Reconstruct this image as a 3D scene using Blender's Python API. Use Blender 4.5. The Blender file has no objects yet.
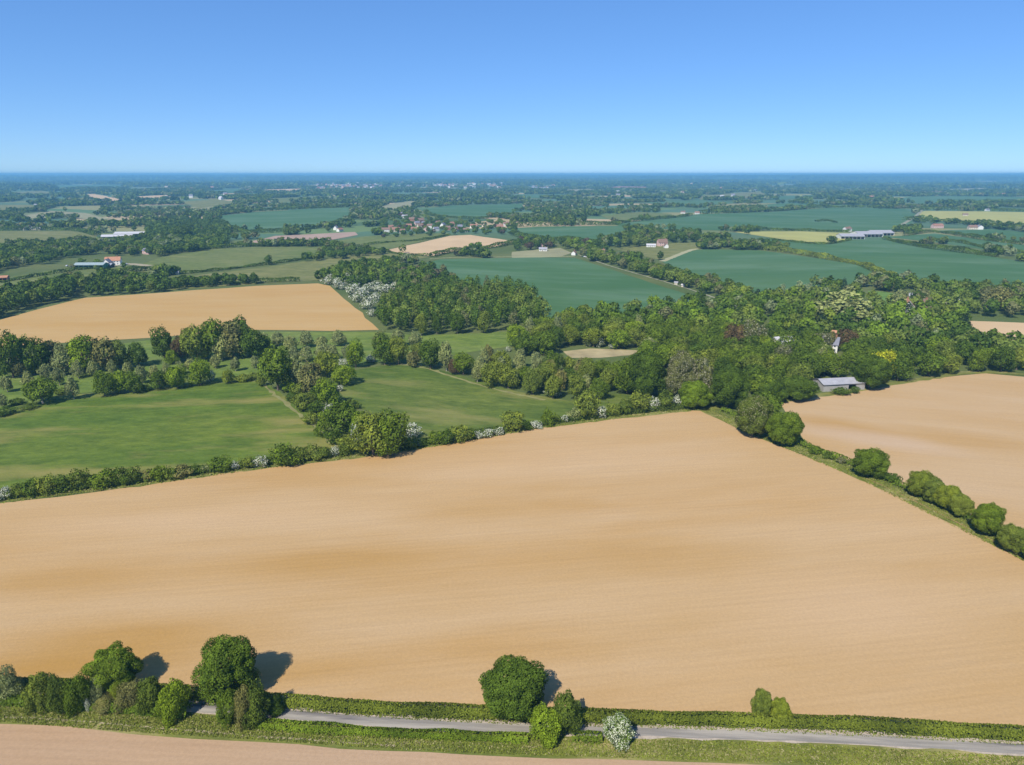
import bpy, math, random
import numpy as np
from mathutils import Vector
from mathutils.geometry import delaunay_2d_cdt

rng = np.random.default_rng(7)
random.seed(7)
sc = bpy.context.scene
COL = sc.collection
R = math.radians

# ------------------------------------------------------------------ camera
CAMZ, F, CX, CY = 110.0, 683.0, 512.0, 382.5
PITCH = math.atan((CY - 174.0) / F)
cam = bpy.data.cameras.new('camera')
cam.sensor_width = 36.0
cam.lens = 36.0 * F / 1024.0
cam.clip_start = 1.0
cam.clip_end = 90000.0
camo = bpy.data.objects.new('camera', cam)
camo.location = (0, 0, CAMZ)
camo.rotation_euler = (math.pi / 2 - PITCH, 0, 0)
COL.objects.link(camo)
sc.camera = camo
CP, SP = math.cos(PITCH), math.sin(PITCH)

# ------------------------------------------------------------------ terrain
def sstep(a, b, x):
    t = np.clip((x - a) / (b - a), 0, 1)
    return t * t * (3 - 2 * t)

def hgt(x, y):
    d = np.sqrt(x * x + y * y)
    a = 2.2 * sstep(420, 1100, d)
    z = a * (np.sin(x / 190 + 1.3) * np.cos(y / 260 + .4) + .8 * np.sin((x + y) / 310 + 2))
    b = 9 * sstep(3000, 9000, d)
    z = z + b * (np.sin(x / 1500 + .7) * np.cos(y / 1900 + 1.1) + .6 * np.sin((x - y) / 2300))
    c = 34 * sstep(11000, 24000, d)
    z = z + c * (.45 + .35 * np.sin(x / 3900 + 2.2) * np.cos(y / 5200) + .22 * np.sin(x / 1700 + y / 3100)
                 + .35 * np.exp(-((x - 13500) / 4200) ** 2))
    return z

def hf(x, y):
    return float(hgt(np.float64(x), np.float64(y)))

def at(px, py):
    """the point of the ground that shows at a pixel, and the pixels per metre there"""
    u, v = (px - CX) / F, (CY - py) / F
    d = np.array([u, CP + v * SP, -SP + v * CP])
    t0, t = 0.0, (CAMZ) / max(-d[2], 1e-3) * .55
    step = t * .01
    while t < 60000:
        if CAMZ + d[2] * t <= hf(d[0] * t, d[1] * t):
            break
        t0 = t
        t += step
    for _ in range(22):
        m = .5 * (t0 + t)
        if CAMZ + d[2] * m <= hf(d[0] * m, d[1] * m): t = m
        else: t0 = m
    x, y = d[0] * t, d[1] * t
    return x, y, hf(x, y), F / t

def gnd(pts):
    return [at(*p)[:2] for p in pts]

def pix(x, y, z):
    dx, dy, dz = x, y, z - CAMZ
    dep = dy * CP - dz * SP
    up = dy * SP + dz * CP
    return CX + F * dx / dep, CY - F * up / dep

def inside(poly, X, Y):
    res = np.zeros(X.shape, bool)
    n = len(poly)
    for i in range(n):
        x1, y1 = poly[i]; x2, y2 = poly[(i + 1) % n]
        if y1 == y2: continue
        c = ((Y >= y1) != (Y >= y2)) & (X < (x2 - x1) * (Y - y1) / (y2 - y1) + x1)
        res ^= c
    return res

# ------------------------------------------------------------------ materials
def newmat(name):
    m = bpy.data.materials.new(name); m.use_nodes = True
    nt = m.node_tree
    for n in list(nt.nodes): nt.nodes.remove(n)
    out = nt.nodes.new('ShaderNodeOutputMaterial')
    return m, nt, out

def N(nt, typ, **kw):
    n = nt.nodes.new(typ)
    for k, v in kw.items():
        if k.startswith('i_'):
            n.inputs[k[2:].replace('_', ' ')].default_value = v
        else: setattr(n, k, v)
    return n

def mixc(nt, fac, a, b, blend='MIX'):
    m = nt.nodes.new('ShaderNodeMix'); m.data_type = 'RGBA'; m.blend_type = blend
    def put(sock, v):
        if isinstance(v, (tuple, list)): sock.default_value = (*v[:3], 1)
        elif isinstance(v, (int, float)): sock.default_value = v
        else: nt.links.new(v, sock)
    put(m.inputs[0], fac); put(m.inputs[6], a); put(m.inputs[7], b)
    return m.outputs[2]

def ramp(nt, src, lo, hi):
    m = N(nt, 'ShaderNodeMapRange'); m.inputs['From Min'].default_value = lo; m.inputs['From Max'].default_value = hi
    nt.links.new(src, m.inputs['Value'])
    return m.outputs[0]

def noise(nt, scale, rot=0, stretch=(1, 1, 1), detail=4, rough=.55, off=0):
    g = N(nt, 'ShaderNodeNewGeometry')
    mp = N(nt, 'ShaderNodeMapping'); mp.vector_type = 'TEXTURE'
    mp.inputs['Rotation'].default_value = (0, 0, rot)
    mp.inputs['Scale'].default_value = stretch
    mp.inputs['Location'].default_value = (off, off * .7, 0)
    nt.links.new(g.outputs['Position'], mp.inputs['Vector'])
    n = N(nt, 'ShaderNodeTexNoise'); n.inputs['Scale'].default_value = scale
    n.inputs['Detail'].default_value = detail; n.inputs['Roughness'].default_value = rough
    nt.links.new(mp.outputs[0], n.inputs['Vector'])
    return n.outputs['Fac']

def finish(nt, out, col, rough=.9, bump=None, bstr=.3, bdist=.2):
    p = N(nt, 'ShaderNodeBsdfPrincipled'); p.inputs['Roughness'].default_value = rough
    p.inputs['Specular IOR Level'].default_value = .15
    if isinstance(col, tuple): p.inputs['Base Color'].default_value = (*col, 1)
    else: nt.links.new(col, p.inputs['Base Color'])
    if bump is not None:
        b = N(nt, 'ShaderNodeBump'); b.inputs['Strength'].default_value = bstr; b.inputs['Distance'].default_value = bdist
        nt.links.new(bump, b.inputs['Height']); nt.links.new(b.outputs[0], p.inputs['Normal'])
    nt.links.new(p.outputs[0], out.inputs[0])

def plain(name, col, rough=.8, var=.15, scale=.6):
    m, nt, out = newmat(name)
    n = noise(nt, scale)
    c = mixc(nt, ramp(nt, n, .3, .7), tuple(v * (1 - var) for v in col), tuple(min(v * (1 + var), 1) for v in col))
    finish(nt, out, c, rough)
    return m

def soil(name, a, b, c, rot, rowgap=.9, off=0, lines=.5, patches=()):
    """bare drilled soil: pale crust a, ochre patches b, pinkish dry streaks c, drill rows along rot"""
    m, nt, out = newmat(name)
    big = ramp(nt, noise(nt, .011, rot, (2.6, .8, 1), 3, .5, off), .42, .66)
    mid = ramp(nt, noise(nt, .035, rot, (5, 1, 1), 4, .6, off + 31), .38, .68)
    col = mixc(nt, big, a, b)
    col = mixc(nt, mid, col, c)
    # broad stains of deeper ochre soil (x, y, long, wide, turn, amount)
    wob = noise(nt, .018, rot, (2, 1, 1), 4, .6, off + 12)
    for (qx, qy, ql, qw, qr, amt, qc) in patches:
        gg = N(nt, 'ShaderNodeNewGeometry'); mq = N(nt, 'ShaderNodeMapping'); mq.vector_type = 'TEXTURE'
        mq.inputs['Location'].default_value = (qx, qy, 0); mq.inputs['Rotation'].default_value = (0, 0, qr); mq.inputs['Scale'].default_value = (ql, qw, 1e4)
        nt.links.new(gg.outputs['Position'], mq.inputs['Vector'])
        le = N(nt, 'ShaderNodeVectorMath', operation='LENGTH'); nt.links.new(mq.outputs[0], le.inputs[0])
        ad = N(nt, 'ShaderNodeMath', operation='ADD'); nt.links.new(le.outputs['Value'], ad.inputs[0]); nt.links.new(wob, ad.inputs[1])
        f = ramp(nt, ad.outputs[0], 1.55, .75)
        fm = N(nt, 'ShaderNodeMath', operation='MULTIPLY'); fm.inputs[1].default_value = amt; nt.links.new(f, fm.inputs[0])
        col = mixc(nt, fm.outputs[0], col, qc)
    streak = ramp(nt, noise(nt, .75, rot, (34, 1, 1), 4, .7, off), .32, .68)
    col = mixc(nt, lines, col, mixc(nt, streak, tuple(v * .80 for v in a), tuple(min(1, v * 1.16) for v in a)), 'MIX') if lines > .9 else \
        mixc(nt, .9, col, mixc(nt, streak, (1 - .16 * lines,) * 3, (1 + .0 * lines,) * 3), 'MULTIPLY')
    # tractor wheelings, wide apart
    g = N(nt, 'ShaderNodeNewGeometry'); mp = N(nt, 'ShaderNodeMapping'); mp.vector_type = 'TEXTURE'
    mp.inputs['Rotation'].default_value = (0, 0, rot)
    nt.links.new(g.outputs['Position'], mp.inputs['Vector'])
    w = N(nt, 'ShaderNodeTexWave'); w.bands_direction = 'Y'; w.wave_profile = 'SIN'
    w.inputs['Scale'].default_value = .145; w.inputs['Distortion'].default_value = .5; w.inputs['Detail'].default_value = 2
    w.inputs['Detail Scale'].default_value = .15
    nt.links.new(mp.outputs[0], w.inputs['Vector'])
    rows = ramp(nt, w.outputs['Fac'], .0, .35)
    patchy = ramp(nt, noise(nt, .02, rot, (2, 1, 1), 3, .6, off + 90), .3, .7)
    col = mixc(nt, patchy, col, mixc(nt, 1, col, mixc(nt, rows, (.965, .96, .95), (1, 1, 1)), 'MULTIPLY'))
    grain = noise(nt, 1.3, 0, (1, 1, 1), 6, .8, off)
    col = mixc(nt, 1, col, mixc(nt, ramp(nt, grain, .3, .7), (.85, .84, .82), (1.05, 1.05, 1.05)), 'MULTIPLY')
    finish(nt, out, col, .95, grain, .5, .12)
    return m

def grassm(name, a, b, dry, rot=0, dryamt=.5, off=0, stretch=(4, 1, 1), sc_=.05):
    m, nt, out = newmat(name)
    big = ramp(nt, noise(nt, .013, rot, (2, 1, 1), 4, .55, off), .36, .64)
    col = mixc(nt, big, a, b)
    fine = ramp(nt, noise(nt, .35, rot, (2, 1, 1), 5, .7, off + 5), .3, .7)
    col = mixc(nt, 1, col, mixc(nt, fine, (.74, .76, .72), (1.0, 1.0, 1.0)), 'MULTIPLY')
    mott = ramp(nt, noise(nt, .13, rot, (2.2, 1, 1), 7, .8, off + 21), .36, .64)
    col = mixc(nt, 1, col, mixc(nt, mott, (.58, .66, .60), (1.28, 1.18, 1.15)), 'MULTIPLY')
    d = ramp(nt, noise(nt, sc_, rot, stretch, 5, .6, off + 55), .50, .66)
    dm = N(nt, 'ShaderNodeMath', operation='MULTIPLY'); dm.inputs[1].default_value = dryamt
    nt.links.new(d, dm.inputs[0])
    col = mixc(nt, dm.outputs[0], col, dry)
    finish(nt, out, col, .9, fine, .6, .3)
    return m

def wheatm(name, a, b, rot, off=0):
    m, nt, out = newmat(name)
    big = ramp(nt, noise(nt, .008, rot, (2.5, 1, 1), 4, .5, off), .35, .65)
    col = mixc(nt, big, a, b)
    pale = ramp(nt, noise(nt, .012, rot, (3, 1, 1), 5, .65, off + 70), .46, .64)
    dm = N(nt, 'ShaderNodeMath', operation='MULTIPLY'); dm.inputs[1].default_value = .5
    nt.links.new(pale, dm.inputs[0])
    col = mixc(nt, dm.outputs[0], col, (.14, .22, .12))
    st = ramp(nt, noise(nt, .12, rot, (30, 1, 1), 3, .6, off), .3, .7)
    col = mixc(nt, 1, col, mixc(nt, st, (.86, .88, .86), (1, 1, 1)), 'MULTIPLY')
    finish(nt, out, col, .85)
    return m

LEAFCOL = {
    'dark': (.074, .125, .026), 'mid': (.105, .165, .028), 'bright': (.155, .235, .030), 'lime': (.36, .40, .04),
    'grey': (.225, .270, .160), 'olive': (.150, .200, .050), 'brown': (.175, .185, .095), 'copper': (.105, .080, .060),
    'conifer': (.035, .062, .036), 'hedge': (.098, .145, .036), 'yellow': (.205, .255, .040),
}
LEAFCOL['yellow'] = (.165, .215, .040)
LEAFCOL['hedgetop'] = (.135, .170, .034)
LEAFCOL = {k: (c[0] * 1.17, c[1] * 1.13, c[2] * .85) for k, c in LEAFCOL.items()}
def leafmat(name, col, fleck=None, fleckamt=.0, trans=.22):
    m, nt, out = newmat(name)
    a = N(nt, 'ShaderNodeAttribute', attribute_name='v')
    oi = N(nt, 'ShaderNodeObjectInfo')
    lo = tuple(c * .56 for c in col); hi = (min(col[0] * 1.62, 1), min(col[1] * 1.48, 1), col[2] * 1.15)  # leaf tone range, widened to paint in lit tops and dark gaps
    c = mixc(nt, a.outputs['Fac'], lo, hi)
    # each plant of its own: slightly warmer or cooler, lighter or deeper
    c = mixc(nt, oi.outputs['Random'], mixc(nt, 1, c, (.88, .92, .95), 'MULTIPLY'), mixc(nt, 1, c, (1.12, 1.09, .95), 'MULTIPLY'))
    if fleck:
        fa = N(nt, 'ShaderNodeAttribute', attribute_name='f')
        lt = N(nt, 'ShaderNodeMath', operation='LESS_THAN'); lt.inputs[1].default_value = fleckamt
        nt.links.new(fa.outputs['Fac'], lt.inputs[0])
        c = mixc(nt, lt.outputs[0], c, fleck)
    d = N(nt, 'ShaderNodeBsdfDiffuse'); t = N(nt, 'ShaderNodeBsdfTranslucent'); mx = N(nt, 'ShaderNodeMixShader')
    mx.inputs[0].default_value = trans
    nt.links.new(c, d.inputs[0]); nt.links.new(c, t.inputs[0])
    nt.links.new(d.outputs[0], mx.inputs[1]); nt.links.new(t.outputs[0], mx.inputs[2])
    nt.links.new(mx.outputs[0], out.inputs[0])
    return m
LM = {k: leafmat('leaf_' + k, v) for k, v in LEAFCOL.items()}
LM['blossom'] = leafmat('leaf_blossom', (.10, .15, .035), (.70, .70, .55), .52)
LM['cream'] = leafmat('leaf_cream', (.11, .18, .035), (.62, .64, .44), .42)
LM['chestnut'] = leafmat('leaf_chestnut', (.105, .145, .035), (.34, .31, .17), .10)
LM['candle'] = leafmat('leaf_candle', (.14, .16, .060), (.33, .31, .19), .26)
M_bark = plain('bark', (.12, .095, .07), .9, .3, 3)
M_palebark = plain('pale_bark', (.34, .30, .24), .9, .2, 3)

def tintmat(name, trans=.25):
    m, nt, out = newmat(name)
    a = N(nt, 'ShaderNodeAttribute', attribute_name='tint')
    d = N(nt, 'ShaderNodeBsdfDiffuse'); t = N(nt, 'ShaderNodeBsdfTranslucent'); mx = N(nt, 'ShaderNodeMixShader')
    mx.inputs[0].default_value = trans
    nt.links.new(a.outputs['Color'], d.inputs[0]); nt.links.new(a.outputs['Color'], t.inputs[0])
    nt.links.new(d.outputs[0], mx.inputs[1]); nt.links.new(t.outputs[0], mx.inputs[2])
    nt.links.new(mx.outputs[0], out.inputs[0])
    return m
M_tint = tintmat('woodland_leaves')

# ------------------------------------------------------------------ object helpers
def tag(o, label=None, cat=None, group=None, kind=None):
    if label: o['label'] = label
    if cat: o['category'] = cat
    if group: o['group'] = group
    if kind: o['kind'] = kind
    return o

def link(name, me, parent=None):
    o = bpy.data.objects.new(name, me); COL.objects.link(o)
    if parent: o.parent = parent
    return o

def empty(name, loc, rz=0):
    o = bpy.data.objects.new(name, None); o.location = loc; o.rotation_euler = (0, 0, rz)
    o.empty_display_size = .5
    COL.objects.link(o)
    return o

def npmesh(name, V, nf, k, attrs=None, smooth=False):
    """mesh of nf faces of k corners whose corners are consecutive vertices of V, or given by an index array"""
    me = bpy.data.meshes.new(name)
    V = np.ascontiguousarray(V, dtype=np.float32)
    me.vertices.add(len(V)); me.vertices.foreach_set('co', V.ravel())
    if isinstance(nf, np.ndarray): idx = nf.astype(np.int32).ravel(); n = nf.shape[0]
    else: n = nf; idx = np.arange(n * k, dtype=np.int32)
    me.loops.add(n * k); me.loops.foreach_set('vertex_index', idx)
    me.polygons.add(n); me.polygons.foreach_set('loop_start', np.arange(n, dtype=np.int32) * k)
    me.polygons.foreach_set('loop_total', np.full(n, k, dtype=np.int32))
    for an, (ty, data) in (attrs or {}).items():
        at_ = me.attributes.new(an, ty, 'FACE')
        at_.data.foreach_set('color' if ty == 'FLOAT_COLOR' else 'value', np.ascontiguousarray(data, dtype=np.float32).ravel())
    me.update(calc_edges=True)
    return me

def leafquads(P, Nn, S, asp=.7):
    """4 corners per leaf clump around centres P facing Nn"""
    n = len(P)
    Nn = Nn / np.maximum(np.linalg.norm(Nn, axis=1, keepdims=True), 1e-6)
    a = rng.normal(size=(n, 3)); a -= (a * Nn).sum(1, keepdims=True) * Nn
    a /= np.maximum(np.linalg.norm(a, axis=1, keepdims=True), 1e-6)
    b = np.cross(Nn, a)
    S = S[:, None] if isinstance(S, np.ndarray) else S
    q = np.stack([P - a * S * .5, P + b * S * .5 * asp, P + a * S * .5, P - b * S * .5 * asp], 1)
    return q.reshape(-1, 3)

def crown_points(nclump, nleaf, shape='round', jit=.55, seed=0):
    r = np.random.default_rng(seed)
    d = r.normal(size=(nclump, 3)); d /= np.linalg.norm(d, axis=1, keepdims=True)
    d[:, 2] = np.where(d[:, 2] < -.75, -d[:, 2], d[:, 2])
    rad = r.uniform(.46, .78, (nclump, 1))
    C = d * rad
    CR = r.uniform(.17, .36, nclump)
    if nclump > 80:
        C = d * r.uniform(.60, .80, (nclump, 1)); CR = r.uniform(.12, .26, nclump)
    if shape == 'ovoid':
        C[:, :2] *= (1 - .55 * np.clip(C[:, 2:3], 0, 1)); CR *= .8
    if shape == 'cone':
        C[:, 2] = r.uniform(-.85, .9, nclump)
        k = (.95 - C[:, 2]) * .42
        ang = r.uniform(0, 6.28, nclump)
        C[:, 0] = np.cos(ang) * k * .8; C[:, 1] = np.sin(ang) * k * .8; CR = .10 + k * .32
    C = np.vstack([C, [[0, 0, 0]]]); CR = np.append(CR, .66 if shape != 'cone' else .25)
    cv = r.uniform(0, 1, len(C))
    w = CR ** 2; w /= w.sum()
    ci = r.choice(len(C), nleaf * 2, p=w)
    u = r.normal(size=(nleaf * 2, 3)); u /= np.linalg.norm(u, axis=1, keepdims=True)
    P = C[ci] + u * (CR[ci] * r.uniform(.74, 1.16, nleaf * 2))[:, None]
    # drop leaves buried inside other clumps
    keep = np.ones(len(P), bool)
    for k in range(len(C)):
        dd = np.linalg.norm(P - C[k], axis=1)
        keep &= ~((dd < CR[k] * .74) & (ci != k))
    P, u, ci = P[keep][:nleaf], u[keep][:nleaf], ci[keep][:nleaf]
    P[:, 2] = np.where(P[:, 2] < -.80, -.80 + (P[:, 2] + .80) * .3, P[:, 2])
    # uneven outline: boughs that reach out and bays between them
    az = np.arctan2(P[:, 1], P[:, 0]); q = r.uniform(0, 6.28, 4)
    k = 1 + .06 * np.sin(3 * az + q[0] + 2.5 * P[:, 2]) + .06 * np.sin(5 * az + q[1] - 4 * P[:, 2]) + .06 * np.sin(5 * P[:, 2] + q[2])
    if shape != 'cone': P = P * (1 + (k[:, None] - 1) * (.6 if nclump > 80 else 1.3))
    Nn = u + r.normal(size=u.shape) * jit + P * .3
    v = np.clip(.5 + (cv[ci] - .5) * .7 + r.normal(size=len(P)) * .17, 0, 1)  # random tone per clump, its spread raised as painted clump shading
    f = np.clip(r.uniform(0, 1, len(P)) + (cv[ci] - .5) * .3, 0, 1)
    return P, Nn, v, f

def crown_mesh(name, nclump, nleaf, leaf, shape='round', seed=0, jit=.55):
    P, Nn, v, f = crown_points(nclump, nleaf, shape, jit, seed)
    V = leafquads(P, Nn, leaf * np.random.default_rng(seed + 5).uniform(.7, 1.3, len(P)))
    me = npmesh(name, V, len(P), 4, {'v': ('FLOAT', v), 'f': ('FLOAT', f)})
    me.materials.append(LM['mid'])
    return me

def tube(path, radii, seg=6):
    V, Fc = [], []
    for i, (p, r_) in enumerate(zip(path, radii)):
        t = Vector(path[min(i + 1, len(path) - 1)]) - Vector(path[max(i - 1, 0)])
        t.normalize()
        a = t.orthogonal().normalized(); b = t.cross(a)
        for s in range(seg):
            q = Vector(p) + (a * math.cos(6.2832 * s / seg) + b * math.sin(6.2832 * s / seg)) * r_
            V.append(q[:])
    for i in range(len(path) - 1):
        for s in range(seg):
            s2 = (s + 1) % seg
            Fc.append((i * seg + s, i * seg + s2, (i + 1) * seg + s2, (i + 1) * seg + s))
    return V, Fc

def trunk_mesh(name, seed, mat):
    """unit tree: height 1 reaches into the crown, sideways unit is the crown radius"""
    r_ = random.Random(seed)
    V, Fc = [], []
    def add(path, rad):
        v, f = tube(path, rad); o = len(V)
        V.extend(v); Fc.extend(tuple(i + o for i in q) for q in f)
    lean = (r_.uniform(-.05, .05), r_.uniform(-.05, .05))
    main = [(0, 0, -.02), (0, 0, .03), (lean[0] * .3, lean[1] * .3, .2), (lean[0], lean[1], .45), (lean[0] * 1.6, lean[1] * 1.2, .8)]
    add(main, (.105, .07, .055, .042, .012))
    for k in range(6):
        a = k * 1.05 + r_.uniform(-.3, .3); z = r_.uniform(.18, .5)
        x, y = math.cos(a), math.sin(a)
        add([(lean[0] * z, lean[1] * z, z), (x * .3, y * .3, z + .13), (x * .68, y * .68, z + .26)], (.034, .024, .008))
    me = bpy.data.meshes.new(name); me.from_pydata(V, [], Fc); me.materials.append(mat)
    return me

HI = {s: [crown_mesh('crown_detail', 110, 34000, .054, s, 100 + i) for i in range(3)] for s in ('round',)}
MD = {'round': [crown_mesh('crown_leaves', 44, 4200, .108, 'round', 200 + i) for i in range(6)],
      'ovoid': [crown_mesh('crown_airy', 26, 2200, .135, 'ovoid', 300 + i, .8) for i in range(4)],
      'cone': [crown_mesh('crown_needles', 60, 1800, .10, 'cone', 400 + i) for i in range(3)]}
SH = [crown_mesh('shrub_leaves', 22, 1300, .15, 'round', 500 + i) for i in range(5)]
SHH = [crown_mesh('shrub_detail', 44, 9000, .080, 'round', 540 + i, .7) for i in range(4)]
TR = [trunk_mesh('trunk_limbs', i, M_bark) for i in range(4)]
TRP = [trunk_mesh('trunk_limbs_pale', i + 9, M_palebark) for i in range(2)]

DESC = {'hedge': 'dull green tree', 'dark': 'dark green tree', 'mid': 'mid green tree', 'bright': 'bright green tree', 'lime': 'yellow-green tree',
        'grey': 'pale grey-green tree', 'olive': 'olive green tree', 'brown': 'brownish budding tree', 'copper': 'dark purple-brown tree',
        'conifer': 'narrow dark conifer', 'yellow': 'yellowish olive tree', 'blossom': 'white flowering tree',
        'chestnut': 'cream flowering tree', 'candle': 'brown flowering tree'}
SDESC = {k: v.replace('tree', 'shrub').replace('narrow dark conifer', 'dark evergreen shrub') for k, v in DESC.items()}
NAMES = {'conifer': 'conifer_tree', 'blossom': 'blossom_tree', 'copper': 'copper_beech_tree', 'grey': 'grey_leaved_tree'}
ORD = ['', 'first', 'second', 'third', 'fourth', 'fifth', 'sixth', 'seventh', 'eighth', 'ninth', 'tenth', 'eleventh', 'twelfth', 'thirteenth',
       'fourteenth', 'fifteenth', 'sixteenth', 'seventeenth', 'eighteenth', 'nineteenth', 'twentieth']
def ordinal(n):
    if n <= 20: return ORD[n]
    tens = {2: 'twenty', 3: 'thirty', 4: 'forty', 5: 'fifty', 6: 'sixty'}
    t, u = divmod(n, 10)
    return tens[t] + ('-' + ORD[u] if u else '') if u else {2: 'twentieth', 3: 'thirtieth', 4: 'fortieth', 5: 'fiftieth', 6: 'sixtieth'}[t]

PENDING = []      # (px, desc, zone, object) awaiting a label that tells it from its like
def plant(kind, x, y, r_, v, clear, sp, hi=False, label=None, zone=None, zrot=None, pale=False):
    """kind tree or shrub; r_ crown radius, v crown half height, clear = height of the crown's underside"""
    z = hf(x, y)
    shape = 'cone' if sp == 'conifer' else ('ovoid' if sp in ('grey', 'brown') else 'round')
    rz = random.uniform(0, 6.28) if zrot is None else zrot
    if kind == 'tree':
        nm = NAMES.get(sp, 'broadleaf_tree')
        root = empty(nm, (x, y, z), rz)
        H = clear + 2 * v
        t = link('trunk', random.choice(TRP if pale or sp == 'grey' else TR), root)
        t.scale = (r_, r_, max(H * .85, .5))
        c = link('crown', random.choice(HI['round'] if hi and shape == 'round' else MD[shape]), root)
        c.location = (0, 0, clear + v)
        top = root
    else:
        nm = {'blossom': 'flowering_shrub', 'cream': 'flowering_shrub'}.get(sp, 'shrub')
        c = link(nm, random.choice(SHH if hi else SH)); c.location = (x, y, z + clear + v * .9); c.rotation_euler = (0, 0, rz)
        top = c
    c.scale = (r_ * random.uniform(.98, 1.1), r_ * random.uniform(.95, 1.08), v * 1.08)
    c.material_slots[0].link = 'OBJECT'; c.material_slots[0].material = LM[sp]
    px, py = pix(x, y, z)
    tag(top, label, 'tree' if kind == 'tree' else 'shrub')
    if not label: PENDING.append((px, (DESC if kind == 'tree' else SDESC)[sp], zone, top))
    return top

def boxed(kind, px, pb, w, h, sp, **kw):
    """plant whose foliage fills the box of width w and height h pixels standing on pixel row pb"""
    x, y, z, s = at(px, pb - h * .25)
    th = math.atan2(CAMZ - z, y)
    ro = w / 2 / s
    E = h / 2 / s
    v = math.sqrt(max(E * E - (ro * math.sin(th)) ** 2, (.42 * ro) ** 2 * math.cos(th) ** 2)) / math.cos(th)
    clear = ((.16 if kw.get('pale') else .03) * v if kind == 'tree' else -.12 * v)
    zc = v + clear
    # the crown centre is at pixel pb - h/2: follow its ray down to height zc
    u_, v_ = (px - CX) / F, (CY - (pb - h / 2)) / F
    d = (u_, CP + v_ * SP, -SP + v_ * CP)
    t = (CAMZ - z - zc) / -d[2]
    x, y = d[0] * t, d[1] * t
    return plant(kind, x, y, ro, v, clear, sp, **kw)

# ------------------------------------------------------------------ ground
def ground_material():
    m, nt, out = newmat('countryside')
    g = N(nt, 'ShaderNodeNewGeometry')
    ln = N(nt, 'ShaderNodeVectorMath', operation='LENGTH'); nt.links.new(g.outputs['Position'], ln.inputs[0])
    n1 = ramp(nt, noise(nt, .012, .2, (2, 1, 1), 4), .35, .65)
    n2 = ramp(nt, noise(nt, .25, 0, (1, 1, 1), 5, .7), .3, .7)
    rough = mixc(nt, n1, (.090, .125, .032), (.145, .160, .050))
    rough = mixc(nt, 1, rough, mixc(nt, n2, (.75, .78, .72), (1, 1, 1)), 'MULTIPLY')
    # patchwork of small fields in the distance
    mp = N(nt, 'ShaderNodeMapping'); mp.inputs['Rotation'].default_value = (0, 0, .35); mp.inputs['Scale'].default_value = (.0030, .0042, 0)
    nt.links.new(g.outputs['Position'], mp.inputs['Vector'])
    vo = N(nt, 'ShaderNodeTexVoronoi', feature='F1', distance='CHEBYCHEV'); vo.inputs['Scale'].default_value = 1
    vo.inputs['Randomness'].default_value = .85
    nt.links.new(mp.outputs[0], vo.inputs['Vector'])
    sep = N(nt, 'ShaderNodeSeparateColor'); nt.links.new(vo.outputs['Color'], sep.inputs[0])
    cr = N(nt, 'ShaderNodeValToRGB'); cr.color_ramp.interpolation = 'CONSTANT'
    stops = [(0, (.075, .125, .045)), (.14, (.10, .165, .06)), (.30, (.085, .155, .08)), (.48, (.15, .18, .06)), (.62, (.09, .15, .075)),
             (.72, (.24, .23, .09)), (.82, (.42, .32, .17)), (.92, (.13, .19, .06))]
    el = cr.color_ramp.elements
    el[0].position = 0; el[0].color = (*stops[0][1], 1); el[1].position = stops[1][0]; el[1].color = (*stops[1][1], 1)
    for p, c in stops[2:]:
        e = el.new(p); e.color = (*c, 1)
    nt.links.new(sep.outputs[0], cr.inputs[0])
    far = ramp(nt, ln.outputs['Value'], 1150, 1400)
    col = mixc(nt, far, rough, cr.outputs[0])
    vf = ramp(nt, ln.outputs['Value'], 9000, 16000)
    n3 = ramp(nt, noise(nt, .0016, 0, (3, 1, 1), 6, .7), .45, .62)
    col = mixc(nt, vf, col, mixc(nt, n3, (.06, .09, .04), (.16, .18, .09)))
    finish(nt, out, col, .95)
    return m

rr = [8.0]
while rr[-1] < 30000: rr.append(rr[-1] * 1.03 + .5)
rr = np.array(rr); na = 400
aa = np.linspace(0, 2 * math.pi, na, endpoint=False)
X = (rr[:, None] * np.cos(aa)).ravel(); Y = (rr[:, None] * np.sin(aa)).ravel()
V = np.stack([X, Y, hgt(X, Y)], 1)
nr = len(rr)
i, j = np.meshgrid(np.arange(nr - 1), np.arange(na), indexing='ij')
q = np.stack([i * na + j, (i + 1) * na + j, (i + 1) * na + (j + 1) % na, i * na + (j + 1) % na], -1).reshape(-1, 4)
# close the centre with a fan of quads to a middle point
V = np.vstack([V, [[0, 0, 0]]]); c0 = len(V) - 1
fan = np.array([[c0, k, k + 1, k + 2] if k + 2 < na else [c0, k, k + 1, 0] for k in range(0, na, 2)])
q = np.vstack([q, fan])
me = npmesh('ground', V, q, 4)
me.polygons.foreach_set('use_smooth', np.ones(len(q), bool))
me.materials.append(ground_material())
tag(link('ground', me), 'rolling green countryside reaching to the horizon', kind='structure')

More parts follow.
